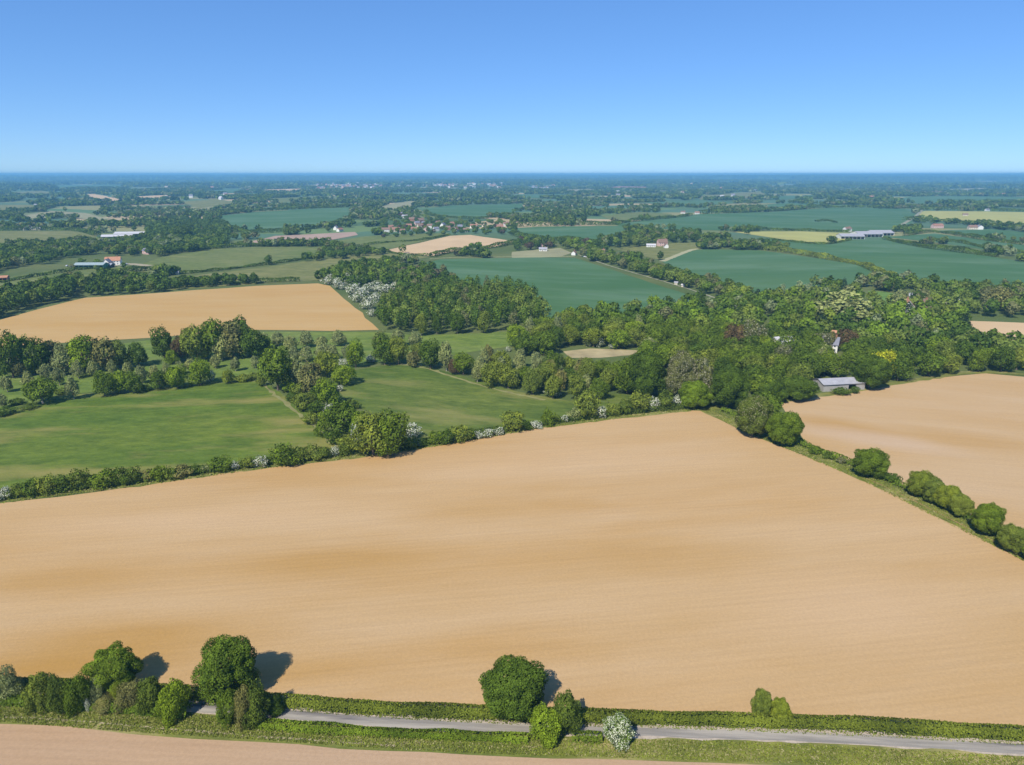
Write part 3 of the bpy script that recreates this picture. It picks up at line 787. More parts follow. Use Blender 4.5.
S(172, 720, 32, 40, 'bright', hi=True, label='bright green round bush left of the tallest oak')
S(229, 724, 26, 34, 'mid', hi=True, label='green bush under the tallest oak')
S(243, 726, 20, 40, 'brown', hi=True, label='bare brown bush under the tallest oak')
S(256, 724, 30, 40, 'hedge', hi=True, label='green bush at the right foot of the tallest oak')
S(275, 716, 16, 20, 'dark', hi=True, label='small dark bush where the road comes out beside the tallest oak')

# hedge with trees between the two big fields
T(764, 428, 36, 36, 'mid', label='green tree behind the cream-flowered chestnut at the top of the field hedge')
T(754, 436, 38, 40, 'chestnut', hi=True, label='chestnut with cream flowers at the corner of the two sandy fields')
T(785, 445, 36, 34, 'mid', hi=True, label='dense round green tree just right of the cream-flowered chestnut')
S(815, 455, 13, 11, 'mid', label='small round bush right of the dense round tree')
S(829, 459, 12, 8, 'hedge', label='low dull bush left of the pinkish bush')
S(841, 464, 11, 8, 'candle', label='low pinkish grey bush in the hedge between the sandy fields')
T(870, 477, 37, 29, 'mid', hi=True, label='lone dense round tree halfway down the hedge between the sandy fields')
S(893, 484, 16, 12, 'dark', label='low dark bush right of the lone dense round tree')
for a, b, w_, h_, n_ in ((921, 497, 30, 30, 'upper left'), (934, 503, 28, 28, 'second'), (948, 509, 28, 28, 'third'), (961, 517, 26, 26, 'lowest')):
    T(a, b, w_ * .92, h_ * .88, 'olive' if n_ in ('second', 'lowest') else 'yellow', hi=True, label=f'yellowish green hedge tree, {n_} of the long clump of four')
T(989, 535, 32, 32, 'mid', hi=True, label='round green tree between the yellowish clump and the frame edge')
T(1014, 553, 28, 28, 'olive', hi=True, label='olive tree at the lower end of the field hedge')
T(1042, 566, 30, 28, 'mid', hi=True, label='green tree at the very end of the field hedge')

# shrubs of the hedge north of the sandy field
ZL, ZC = 'in the hedge below the left meadow', 'in the hedge below the centre meadow'
for a in [(4, 500, 16, 14, 'blossom'), (18, 498, 16, 16, 'hedge'), (33, 497, 20, 20, 'dark'), (48, 495, 20, 22, 'olive'), (62, 493, 18, 20, 'dark'), (78, 491, 22, 24, 'hedge'),
          (92, 489, 16, 16, 'mid'), (105, 489, 26, 22, 'mid'), (120, 486, 18, 20, 'dark'), (132, 485, 20, 20, 'hedge'), (146, 482, 16, 14, 'brown'), (158, 482, 20, 18, 'mid'),
          (171, 480, 18, 14, 'hedge'), (182, 478, 20, 15, 'brown'), (195, 475, 20, 12, 'dark'), (207, 473, 14, 10, 'grey'), (221, 473, 24, 19, 'mid'), (235, 470, 12, 10, 'blossom'),
          (247, 469, 18, 14, 'olive'), (254, 468, 10, 9, 'blossom'), (262, 468, 14, 14, 'blossom'), (283, 468, 28, 26, 'mid'), (299, 463, 20, 18, 'hedge'), (312, 461, 22, 18, 'olive'),
          (324, 459, 18, 14, 'hedge'), (335, 457, 10, 12, 'blossom'), (345, 456, 18, 14, 'hedge'), (409, 450, 18, 14, 'mid'), (425, 446, 16, 9, 'dark')]:
    S(*a, zone=ZL)
for a in [(436, 445, 18, 16, 'mid'), (447, 445, 20, 18, 'dark'), (460, 443, 22, 20, 'olive'), (470, 441, 12, 14, 'dark'), (478, 439, 12, 9, 'blossom'), (488, 438, 14, 10, 'blossom'),
          (499, 436, 12, 10, 'blossom'), (512, 432, 26, 24, 'olive'), (525, 431, 14, 12, 'dark'), (536, 429, 15, 9, 'blossom'), (548, 427, 15, 19, 'mid'), (556, 424, 12, 9, 'hedge'),
          (564, 423, 10, 9, 'blossom'), (575, 421, 16, 14, 'grey'), (587, 421, 26, 34, 'olive'), (601, 419, 12, 14, 'blossom'), (613, 417, 16, 15, 'olive'), (625, 415, 18, 18, 'hedge'),
          (640, 413, 24, 24, 'olive'), (654, 411, 14, 16, 'blossom'), (665, 410, 22, 22, 'hedge'), (678, 407, 14, 13, 'blossom')]:
    S(*a, zone=ZC)

# trees between the two meadows
ZM = 'in the clump between the two meadows'
for a in [(276, 389, 36, 40, 'mid'), (261, 386, 12, 10, 'olive'), (312, 396, 34, 34, 'brown'), (298, 388, 20, 28, 'grey'), (326, 376, 26, 24, 'yellow'), (344, 385, 26, 20, 'bright'),
          (328, 406, 26, 26, 'bright'), (303, 411, 22, 20, 'olive'), (343, 433, 36, 32, 'mid'), (357, 435, 24, 24, 'bright'), (372, 455, 40, 42, 'olive'),
          (391, 455, 36, 40, 'mid'), (382, 436, 22, 20, 'dark')]:
    T(*a, zone=ZM)
for a in [(311, 425, 16, 14, 'olive'), (322, 438, 18, 18, 'mid'), (333, 446, 18, 18, 'dark'), (345, 452, 20, 18, 'olive'), (292, 402, 14, 12, 'dark'), (300, 399, 18, 18, 'olive'), (331, 427, 16, 14, 'hedge'),
          (352, 410, 14, 12, 'hedge'), (318, 402, 20, 18, 'dark'), (358, 425, 16, 14, 'mid')]:
    S(*a, zone=ZM)
for a in [(290, 393, 14, 12, 'bright'), (315, 414, 18, 14, 'dark'), (328, 412, 16, 9, 'blossom'), (324, 424, 14, 15, 'bright'), (355, 446, 12, 24, 'blossom'), (411, 440, 18, 19, 'blossom'),
          (340, 392, 8, 8, 'blossom'), (416, 446, 12, 7, 'blossom'), (343, 368, 12, 11, 'blossom'), (371, 363, 12, 9, 'blossom'), (305, 372, 8, 6, 'blossom')]:
    S(*a, zone='in the clump between the two meadows')

# belt behind the left orchard
ZB = 'in the belt below the ochre field'
for a in [(-12, 372, 30, 34, 'dark'), (9, 376, 30, 39, 'dark'), (31, 373, 30, 36, 'dark'), (18, 377, 18, 21, 'brown'), (33, 375, 12, 13, 'mid'), (53, 368, 28, 28, 'brown'), (62, 374, 24, 26, 'grey'),
          (83, 371, 34, 34, 'bright'), (104, 370, 28, 32, 'brown'), (118, 368, 22, 26, 'olive'), (137, 366, 24, 22, 'dark'), (76, 366, 16, 24, 'dark'),
          (163, 360, 24, 30, 'dark'), (178, 361, 16, 22, 'copper'), (195, 361, 28, 33, 'olive'), (213, 358, 24, 36, 'mid'), (186, 359, 16, 26, 'mid'), (237, 346, 24, 30, 'dark'),
          (232, 357, 30, 34, 'brown'), (251, 357, 28, 28, 'dark'), (263, 354, 18, 18, 'dark'), (221, 360, 20, 24, 'grey'), (172, 364, 16, 14, 'bright'), (206, 358, 8, 12, 'grey')]:
    T(*a, zone=ZB)
# front row above the left meadow
ZF = 'on the top edge of the left meadow'
for a in [(40, 402, 30, 24, 'mid'), (103, 396, 22, 24, 'mid'), (118, 393, 20, 22, 'bright'), (133, 393, 20, 20, 'mid'), (159, 389, 20, 18, 'dark'), (176, 388, 20, 24, 'bright'),
          (199, 385, 24, 24, 'bright'), (228, 383, 14, 13, 'yellow')]:
    T(*a, zone=ZF, pale=a[0] == 40)
for a in [(17, 406, 16, 9, 'dark'), (4, 416, 22, 10, 'dark'), (211, 382, 8, 13, 'blossom'), (243, 382, 20, 9, 'olive'), (255, 380, 14, 9, 'olive'), (145, 392, 12, 9, 'dark'), (60, 395, 14, 7, 'hedge'), (30, 410, 14, 8, 'hedge')]:
    S(*a, zone=ZF)
# grey young trees in rows
ZG = 'in the back row above the meadows'
for k, xx in enumerate(range(262, 424, 15)):
    if abs(xx - 355) < 14: continue
    T(xx + random.uniform(-3, 3), 350 + random.uniform(-4, 3) - (xx - 262) * .02, 17, 15 + random.uniform(-3, 3), 'grey', zone=ZG)
ZG2 = 'in the middle row above the meadows'
for k, xx in enumerate(range(292, 350, 14)):
    T(xx + random.uniform(-3, 3), 360 + random.uniform(-2, 2), 16, 15, 'grey', zone=ZG2)
ZG3 = 'in the sparse rows above the left meadow'
for a in [(45, 380, 16, 18), (58, 385, 16, 20), (72, 399, 18, 25), (77, 378, 15, 20), (93, 377, 15, 18), (128, 378, 15, 18), (141, 383, 16, 20), (154, 381, 15, 18), (166, 379, 14, 18), (180, 374, 13, 15),
          (215, 368, 14, 14), (235, 371, 14, 16), (255, 368, 13, 14), (6, 392, 16, 18), (28, 388, 15, 18), (190, 371, 13, 14), (2, 408, 14, 16), (62, 372, 14, 16), (112, 374, 13, 15)]:
    T(a[0], a[1], a[2] * .88, a[3] * .88, 'grey', zone=ZG3)
# trees on the top side of the centre meadow
ZT = 'on the top edge of the centre meadow'
for a in [(355, 367, 20, 25, 'bright'), (384, 364, 24, 28, 'mid'), (398, 364, 20, 26, 'olive'), (413, 367, 18, 16, 'brown'), (430, 368, 24, 26, 'dark'), (446, 370, 16, 28, 'grey'), (455, 374, 16, 14, 'copper'),
          (418, 355, 14, 12, 'olive')]:
    T(*a, zone=ZT)

# ------------------------------------------------------------------ woods
CAND = []       # woodland trees: nearest become single trees, the rest woodland
def fill(pts, spacing, weights, rad, hh, zone, seed=1):
    poly = gnd(pts)
    P = np.array(poly); x0, y0 = P.min(0); x1, y1 = P.max(0)
    r_ = np.random.default_rng(seed)
    pts_ = []
    tries = int((x1 - x0) * (y1 - y0) / (spacing ** 2) * 9)
    xs = r_.uniform(x0, x1, tries); ys = r_.uniform(y0, y1, tries)
    k = inside(poly, xs, ys)
    cell = {}
    for x, y in zip(xs[k], ys[k]):
        ci, cj = int(x // spacing), int(y // spacing)
        ok = True
        for a in (-1, 0, 1):
            for b in (-1, 0, 1):
                for (u, v) in cell.get((ci + a, cj + b), ()):
                    if (u - x) ** 2 + (v - y) ** 2 < spacing ** 2: ok = False; break
        if ok:
            cell.setdefault((ci, cj), []).append((x, y)); pts_.append((x, y))
    ks = list(weights); ws = np.array([weights[q] for q in ks], float); ws /= ws.sum()
    for x, y in pts_:
        CAND.append((y, x, ks[r_.choice(len(ks), p=ws)], r_.uniform(*rad), r_.uniform(*hh), zone))

MIX = {'mid': 6, 'dark': 3.5, 'olive': 4, 'bright': 4, 'grey': 1.5, 'brown': 1.0, 'yellow': 1.6, 'conifer': .3, 'copper': .06}
MIXD = {'dark': 5, 'mid': 4, 'olive': 2, 'brown': .8, 'grey': .7, 'bright': .6}
fill([(458, 378), (500, 390), (560, 403), (610, 398), (640, 392), (640, 378), (580, 377), (520, 368), (480, 364)], 9.5, {'olive': 5, 'mid': 4, 'grey': 2, 'yellow': 2, 'brown': 1.5, 'dark': 2}, (5, 7), (10, 14), 'in the wood right of the centre meadow', 11)
fill([(498, 356), (520, 340), (560, 326), (620, 319), (700, 308), (722, 312), (720, 345), (665, 370), (645, 366), (642, 350), (575, 346), (540, 356)], 10.5, MIX, (6, 9), (11, 16), 'in the wood behind the dry clearing', 12)
fill([(560, 369), (600, 370), (640, 370), (662, 374), (640, 377), (575, 376)], 10, MIX, (4, 5.5), (7, 9), 'just below the dry clearing', 13)
fill([(668, 374), (720, 347), (820, 352), (822, 382), (800, 392), (760, 402), (725, 402), (700, 400)], 11.5, {'dark': 5, 'mid': 5, 'olive': 3, 'bright': 1.5, 'chestnut': 1.5, 'brown': 1, 'copper': .1, 'candle': .6}, (6, 8.5), (12, 17), 'in the wood left of the long grey barn', 14)
fill([(722, 312), (800, 303), (856, 308), (905, 312), (958, 325), (968, 345), (900, 355), (865, 372), (815, 374), (800, 352), (720, 347)], 12, MIX, (6, 9), (12, 17), 'in the wood behind the long grey barn', 15)
fill([(866, 389), (866, 360), (960, 347), (1000, 352), (1080, 362), (1080, 381), (1024, 376), (986, 372.5), (930, 378), (880, 387)], 11.5, {'dark': 6, 'mid': 5, 'olive': 3, 'bright': 1, 'brown': 1}, (6, 8.5), (12, 16), 'in the wood right of the long grey barn', 16)
fill([(905, 308), (930, 298), (1030, 293), (1100, 298), (1100, 318), (968, 318), (955, 322), (910, 314)], 13, {'olive': 5, 'mid': 4, 'brown': 3, 'dark': 3, 'yellow': 1}, (6, 9), (10, 15), 'in the wood above the pale field at right', 17)
fill([(735, 305), (790, 296), (856, 292), (860, 306), (800, 304), (740, 312)], 13, {'olive': 3, 'mid': 3, 'brown': 3, 'grey': 4, 'conifer': 1}, (5, 8), (11, 16), 'by the near edge of the right wheat field', 18)
fill([(383, 331), (380, 318), (395, 306), (430, 299), (470, 294), (505, 294), (535, 303), (546, 322), (530, 331), (480, 334), (420, 336)], 8.5, {'olive': 5, 'mid': 5, 'yellow': .4, 'dark': 4, 'brown': .5}, (4.2, 5.8), (15, 19), 'in the tall wood below the centre wheat field', 19)
fill([(325, 281), (345, 270), (385, 265), (405, 276), (400, 287), (380, 290), (350, 289)], 13, {'mid': 4, 'bright': 1, 'dark': 4, 'olive': 2}, (6.5, 9), (11, 15), 'in the wood at the ochre field corner', 20)
fill([(403, 272), (440, 274), (460, 288), (440, 295), (405, 298), (395, 292)], 13, {'mid': 4, 'dark': 5, 'brown': 2, 'candle': 1}, (6.5, 9), (11, 15), 'in the wood left of the centre wheat field', 21)
fill([(388, 306), (400, 296), (440, 292), (455, 296), (420, 304), (385, 318)], 12, {'dark': 4, 'olive': 4}, (5, 7), (10, 14), 'in the wood left of the centre wheat field', 22)
fill([(-60, 333), (0, 318), (40, 305), (72, 299), (90, 290), (70, 286), (40, 292), (0, 299), (-60, 310)], 9, {'dark': 6, 'mid': 3, 'olive': 2}, (6, 8.5), (11, 15), 'in the belt above the ochre field', 23)
fill([(85, 297), (88, 288), (110, 281), (130, 284), (170, 286), (215, 283), (262, 281.5), (262, 284), (215, 287), (160, 292), (110, 296)], 9.5, {'dark': 6, 'mid': 4, 'olive': 2}, (5, 7.5), (8, 12), 'in the belt above the ochre field', 24)
fill([(0, 262), (0, 251), (60, 247), (90, 247), (125, 245), (160, 241), (215, 238), (228, 240), (226, 247), (190, 252), (160, 257), (140, 252), (100, 252), (70, 258), (40, 266)], 15, {'dark': 5, 'mid': 3, 'olive': 2, 'grey': 1}, (7, 10), (9, 13), 'in the valley wood round the white sheds', 32)
fill([(150, 238), (148, 228), (175, 221), (215, 222), (230, 228), (228, 238)], 15, {'dark': 6, 'mid': 3}, (7, 10), (10, 14), 'in the dark wood right of the white sheds', 33)
fill([(100, 285), (110, 279), (160, 277), (175, 279), (165, 282), (125, 285)], 14, {'dark': 6, 'mid': 3}, (5, 7), (7, 10), 'in the belt above the ochre field', 34)
fill([(585, 252), (605, 258), (650, 268), (700, 284), (750, 297), (735, 304), (700, 291.5), (650, 277), (600, 262.5), (582, 257)], 11, {'olive': 5, 'mid': 3, 'brown': 3, 'yellow': 2, 'dark': 2}, (6, 9), (10, 14), 'in the row beside the pale lane', 25)
fill([(320, 254), (340, 250), (385, 254), (360, 258), (300, 262)], 15, MIXD, (6, 9), (8, 12), 'above the olive pasture', 26)
fill([(600, 243), (640, 236), (700, 235), (700, 242), (650, 245), (620, 250)], 15, {'dark': 4, 'brown': 2, 'olive': 3, 'mid': 2, 'conifer': 1}, (7, 10), (11, 16), 'round the farm behind the wheat', 27)
fill([(700, 243), (760, 244), (800, 249), (760, 250), (700, 249)], 15, {'dark': 4, 'brown': 2, 'olive': 4}, (6, 9), (8, 12), 'above the right wheat field', 28)
fill([(512, 250), (520, 242), (560, 243), (600, 247), (610, 252), (590, 254), (560, 248), (520, 251)], 15, {'dark': 5, 'copper': 1, 'olive': 2, 'bright': 2}, (6, 9), (10, 14), 'behind the centre wheat field', 29)
# trees one can tell apart in the woods
for a in [(647, 395, 42, 42, 'dark', 'big dark tree at the right end of the centre meadow wood'), (628, 393, 26, 34, 'mid', 'green tree leaning on the big dark tree from the left'),
          (682, 397, 32, 38, 'candle', 'greyish tree with brown flower spikes right of the big dark tree'), (703, 398, 24, 36, 'candle', 'pinkish brown flower-spiked tree behind the yellow-green tree at the field corner'),
          (696, 408, 34, 26, 'bright', 'yellow-green tree at the top corner of the sandy field'), (729, 407, 40, 38, 'dark', 'dark leafy tree right of the yellow-green corner tree'),
          (752, 352, 26, 30, 'candle', 'tallest cream-brown flowering tree in the middle of the wood'), (735, 352, 26, 26, 'copper', 'purple-brown tree left of the cream-brown flowering tree'),
          (793, 349, 12, 18, 'conifer', 'narrow dark conifer right of the cream-brown flowering tree'), (845, 350, 28, 21, 'copper', 'large purple beech right of the pale-walled house'),
          (861, 343, 34, 14, 'grey', 'flat grey-blue tree behind the purple beech'), (884, 377, 28, 26, 'lime', 'yellow tree standing out right of the barn'),
          (871, 388, 36, 34, 'dark', 'dark round tree at the right gable of the barn'), (798, 400, 40, 24, 'dark', 'dark spreading tree at the left gable of the barn'),
          (771, 403, 34, 22, 'dark', 'dark tree on the field edge between chestnut and barn'), (829, 358, 12, 10, 'lime', 'small yellow tree in front of the pale-walled house'),
          (836, 377, 28, 22, 'mid', 'green tree behind the right half of the barn'), (822, 370, 22, 20, 'olive', 'olive tree just below the slate-roofed house'), (806, 378, 18, 20, 'candle', 'brown flowering tree behind the left end of the barn'), (965, 338, 20, 26, 'conifer', 'dark pine beside the pale field at right'),
          (738, 348, 12, 20, 'lime', 'yellow-green slim tree right of the clearing'), (843, 325, 60, 32, 'grey', 'wide grey-green willow in the middle of the wood'),
          (1000, 310, 34, 22, 'brown', 'pinkish brown tree left of the far lawn'), (901, 312, 22, 22, 'grey', 'grey tree at the right side of the bright lawn'),
          (862, 309, 12, 12, 'mid', 'round tree standing on the bright lawn')]:
    T(*a[:5], label=a[5], hi=a[2] > 30 and a[4] not in ('grey',))
for a in [(822, 389.5, 6, 12, 'lime', 'narrow yellow shrub at the left end of the barn'), (841, 395.5, 19, 9, 'dark', 'clipped dark hedge bush in front of the barn'), (855, 394, 10, 9, 'dark', 'small clipped dark bush in front of the right barn bay')]:
    S(*a[:5], label=a[5])
# flowering thicket at the ochre field corner and other blossom
ZW = 'in the white thicket at the ochre field corner'
for a in [(330, 285, 12, 9), (338, 290, 12, 10), (346, 284, 13, 9), (352, 296, 14, 11), (358, 288, 13, 9), (360, 303, 14, 12), (366, 296, 13, 10), (368, 310, 13, 12), (375, 292, 14, 9), (376, 303, 12, 9),
          (384, 293, 13, 8), (390, 288, 12, 8), (397, 291, 14, 8), (404, 283, 9, 9), (404, 277, 8, 8), (405, 294, 12, 7), (413, 292, 10, 6), (351, 288, 12, 9), (372, 317, 9, 7), (437, 298, 9, 7)]:
    S(a[0], a[1], a[2] * 1.2, a[3] * 1.25, 'blossom', zone=ZW)
ZX = 'in the wood round the dry clearing'
for a in [(588, 347, 8, 8), (600, 348, 9, 12), (612, 349, 7, 6), (545, 343, 10, 6), (553, 398, 15, 11), (521, 352, 10, 7), (537, 344, 7, 5), (640, 350, 5, 4), (508, 352, 6, 6)]:
    S(*a, 'blossom', zone=ZX)

fill([(378, 238), (378, 224), (400, 212), (425, 212), (450, 222), (515, 222), (515, 236), (470, 234)], 22, {'dark': 5, 'mid': 4, 'olive': 2, 'copper': .4}, (5, 8), (6, 10), 'in the village', 30)
fill([(55, 272), (75, 262), (100, 264), (150, 268), (150, 272), (110, 275)], 26, MIXD, (4, 6), (5, 7), 'near the green shed', 31)
# separate trees / bushes in the far fields
for a in [(180, 238, 18, 12, 'dark', 'round dark tree in the far left tree belt')]:
    T(*a[:5], label=a[5])

CAND.sort(key=lambda c: math.hypot(c[0], c[1]))
have = sum(1 for o in COL.objects if o.get('category') == 'tree')
LIMIT = 300 - have
single, mass = CAND[:LIMIT], CAND[LIMIT:]
seen = 0
for y, x, sp, ra, h, zone in single:
    w_ = ra * (.7 if sp in ('grey', 'brown') else 1) * (.5 if sp == 'conifer' else 1)
    plant('tree', x, y, w_, h * .46, h * .04, sp, zone=zone)
print('TREES single', have, len(single), 'mass', len(mass))

# labels that single out
from collections import defaultdict
by = defaultdict(list)
for px, d, z, o in PENDING: by[(d, z)].append((px, o))
for (d, z), L in by.items():
    L.sort(key=lambda t: t[0])
    short = z
    for k, (px, o) in enumerate(L):
        if len(L) == 1: o['label'] = f'the only {d} {short}'
        else: o['label'] = f'{ordinal(k + 1)} {d} from left {short}'
        o['group'] = {'shrub': 'shrubs ', 'tree': 'trees '}[o['category']] + z

# ------------------------------------------------------------------ distant woodland (uncountable)
TINTS = {k: np.array(v) for k, v in LEAFCOL.items()}
TINTS['blossom'] = np.array((.30, .32, .22)); TINTS['chestnut'] = np.array((.11, .14, .05)); TINTS['candle'] = np.array((.17, .15, .08))
def mass_mesh(name, pos, rad, hei, tint, per, leafk, label, clear=.1):
    """many crowns in one mesh; pos (n,3)"""
    n = len(pos)
    P0, N0, v0, _ = crown_points(14, 4000, 'round', .55, 77)
    idx = rng.integers(0, len(P0), (n, per))
    P = P0[idx].copy(); Nn = N0[idx]; v = v0[idx]
    ang = rng.uniform(0, 6.28, n); c, s = np.cos(ang)[:, None], np.sin(ang)[:, None]
    px, py = P[..., 0] * c - P[..., 1] * s, P[..., 0] * s + P[..., 1] * c
    nx, ny = Nn[..., 0] * c - Nn[..., 1] * s, Nn[..., 0] * s + Nn[..., 1] * c
    vh = hei * .5
    P = np.stack([px * rad[:, None] + pos[:, 0:1], py * rad[:, None] + pos[:, 1:2], P[..., 2] * vh[:, None] * 1.05 + (pos[:, 2] + vh * (1 + clear))[:, None]], -1)
    Nn = np.stack([nx, ny, Nn[..., 2]], -1)
    col = tint[:, None, :] * (.70 + .6 * v[..., None])
    S_ = (np.repeat(rad[:, None], per, 1) * leafk * rng.uniform(.7, 1.3, (n, per))).ravel()
    V = leafquads(P.reshape(-1, 3), Nn.reshape(-1, 3), S_, .85)
    cc = np.concatenate([col.reshape(-1, 3), np.ones((n * per, 1))], 1)
    me = npmesh(name, V, n * per, 4, {'tint': ('FLOAT_COLOR', cc)})
    me.materials.append(M_tint)
    return tag(link(name, me), label, kind='stuff')

if mass:
    A = np.array([(c[1], c[0], hf(c[1], c[0])) for c in mass])
    mass_mesh('distant_trees', A, np.array([c[3] * (.75 if c[2] in ('grey', 'brown') else 1) * (.5 if c[2] == 'conifer' else 1) for c in mass]), np.array([c[4] for c in mass]),
              np.array([TINTS[c[2]] * random.uniform(.85, 1.15) for c in mass]), 420, .25, 'mixed green trees of the woods beyond the nearer ones')

def fbm(x, y, sc_, seed):
    r_ = np.random.default_rng(seed); z = 0; a = 1
    for o in range(5):
        for _ in range(3):
            th, ph = r_.uniform(0, 6.28, 2); k = (2 ** o) / sc_ * r_.uniform(.7, 1.4)
            z = z + a * np.sin((x * math.cos(th) + y * math.sin(th)) * k * 6.28 + ph + 1.5 * np.sin((x * math.sin(th) - y * math.cos(th)) * k * 3.1 + ph))
        a *= .6
    return z / 3.2

TOWN = [gnd([(310, 190.5), (318, 182.6), (400, 182), (510, 182.6), (512, 189.5), (400, 190)]), gnd([(526, 190), (528, 185), (560, 185), (560, 190)])]
def scatter(d0, d1, n, thr, scl, seed, half=.80):
    r_ = np.random.default_rng(seed)
    d = np.sqrt(r_.uniform(d0 * d0, d1 * d1, n)); a = r_.uniform(-half, half, n)
    x, y = d * np.sin(a), d * np.cos(a)
    k = fbm(x, y, scl, seed + 1) > thr
    # field-edge lines of trees: cells of a crooked lattice
    gx = x * .94 + y * .34 + 60 * np.sin(y / 310); gy = -x * .34 + y * .94 + 60 * np.sin(x / 270)
    ex = np.abs((gx / 290) % 1 - .5) > .5 - 9 / 290 * (1 + d / 4000); ey = np.abs((gy / 215) % 1 - .5) > .5 - 9 / 215 * (1 + d / 4000)
    big = d > 2600
    ex2 = np.abs((gx / 620) % 1 - .5) > .5 - 16 / 620 * (1 + d / 6000); ey2 = np.abs((gy / 430) % 1 - .5) > .5 - 16 / 430 * (1 + d / 6000)
    k |= np.where(big, (ex2 | ey2) & (fbm(x, y, 900, seed + 3) > -.3), (ex | ey) & (fbm(x, y, 400, seed + 3) > -.35))
    for poly in POLYS + TOWN:
        P = np.array(poly)
        bx = (x > P[:, 0].min()) & (x < P[:, 0].max()) & (y > P[:, 1].min()) & (y < P[:, 1].max()) & k
        if bx.any():
            ii = np.where(bx)[0]
            hit = ii[inside(poly, x[ii], y[ii])]
            k[hit if poly not in TOWN else hit[r_.uniform(size=len(hit)) < .72]] = False
    return x[k], y[k]

# places kept open: yards, villages, greens
for pts in [[(70, 271), (95, 258), (125, 256), (150, 262), (150, 270), (100, 274)], [(84, 243), (88, 234), (150, 230), (152, 238), (110, 244)], [(380, 238), (376, 222), (420, 210), (450, 214), (512, 220), (512, 240), (470, 235)],
            [(820, 243), (845, 226), (890, 226), (895, 240), (860, 244)], [(915, 236), (925, 224), (980, 226), (990, 234)], [(620, 251), (650, 238), (690, 240), (690, 250)],
            [(520, 254), (530, 240), (600, 244), (600, 256)], [(650, 222), (660, 210), (710, 208), (710, 216)], [(860, 310), (868, 290), (906, 294), (930, 300), (1024, 298), (1024, 314), (910, 312)],
            [(-60, 300), (0, 270), (60, 262), (60, 280), (0, 300)]]:
    POLYS.append(gnd(pts))
def tintpick(n, w=(.34, .30, .20, .08, .08)):
    k = rng.choice(5, n, p=w)
    base = np.array([TINTS['dark'], TINTS['mid'], TINTS['olive'], TINTS['grey'], TINTS['brown']])[k]
    return base * rng.uniform(.7, 1.1, (n, 1))
def zs(x, y): return np.stack([x, y, hgt(x, y)], 1)
x, y = scatter(760, 1500, 12000, .42, 420, 31)
k = (np.abs(x) < y * .95)
x, y = x[k], y[k]
mass_mesh('woodland', zs(x, y), rng.uniform(5, 8, len(x)), rng.uniform(8, 13, len(x)), tintpick(len(x)), 150, .38, 'hedgerow trees and copses among the distant fields')
print('A', len(x))
x, y = scatter(1500, 3000, 40000, .42, 620, 41)
mass_mesh('woodland', zs(x, y), rng.uniform(6, 9, len(x)), rng.uniform(9, 14, len(x)), tintpick(len(x)), 46, .62, 'woods and hedges of the countryside beyond the village')
print('B', len(x))
x, y = scatter(3000, 6500, 50000, .34, 1000, 51)
mass_mesh('woodland', zs(x, y), rng.uniform(11, 20, len(x)), rng.uniform(11, 16, len(x)), tintpick(len(x), (.5, .3, .12, .04, .04)), 26, .7, 'blue-green woods around the far town')
print('C', len(x))
x, y = scatter(6500, 14000, 45000, .42, 1800, 61)
mass_mesh('woodland', zs(x, y), rng.uniform(28, 55, len(x)), rng.uniform(13, 18, len(x)), tintpick(len(x), (.6, .3, .1, .0, .0)), 22, .75, 'hazy blue woodland below the horizon')
print('D', len(x))
x, y = scatter(14000, 28000, 26000, .4, 3500, 71)
mass_mesh('woodland', zs(x, y), rng.uniform(80, 150, len(x)), rng.uniform(14, 20, len(x)), tintpick(len(x), (.7, .3, .0, .0, .0)), 16, .8, 'faint blue woodland on the horizon')

# ------------------------------------------------------------------ grass tufts of the verge
def tufts(name, poly, n, h, mat, label, seed=3):
    g = gnd(poly); P = np.array(g); r_ = np.random.default_rng(seed)
    xs = r_.uniform(P[:, 0].min(), P[:, 0].max(), n); ys = r_.uniform(P[:, 1].min(), P[:, 1].max(), n)
    k = inside(g, xs, ys); xs, ys = xs[k], ys[k]
    m_ = fbm(xs, ys, 14, seed) ; k = m_ > -1.3; xs, ys = xs[k], ys[k]
    n = len(xs); hh = h * r_.uniform(.5, 1.4, n)
    P = np.stack([xs, ys, hgt(xs, ys) + .04 + hh * .35], 1)
    Nn = r_.normal(size=(n, 3)); Nn[:, 2] = np.abs(Nn[:, 2]) * .9 + .2
    V = leafquads(P, Nn, hh * 1.6, .5)
    v = np.clip(.5 + .22 * fbm(xs, ys, 9, seed + 2) + r_.normal(size=n) * .1, 0, 1)
    me = npmesh(name, V, n, 4, {'v': ('FLOAT', v), 'f': ('FLOAT', r_.uniform(0, 1, n))})
    me.materials.append(mat)
    return tag(link(name, me), label, kind='stuff')
M_tuft = leafmat('grass_blades', (.175, .215, .045), (.36, .32, .14), .14)
tufts('verge_grass', [(-60, 700), (0, 704), (100, 708), (256, 718), (400, 730), (512, 735), (620, 739), (716, 741), (806, 745), (900, 750), (1060, 759), (1060, 800), (900, 770), (800, 764), (716, 761), (512, 755), (384, 749), (256, 740), (128, 732), (0, 722), (-60, 721)],
      170000, .27, M_tuft, 'rough grass and weeds on the verge below the road')
tufts('verge_weeds', [(-60, 686), (100, 696), (256, 708), (400, 716.5), (512, 721), (716, 727), (900, 735), (1060, 745), (1060, 748), (900, 738.5), (716, 730.5), (512, 725), (400, 719.5), (290, 711.5), (100, 699), (-60, 689)],
      60000, .26, M_tuft, 'strip of grass between hedge foot and road', 9)

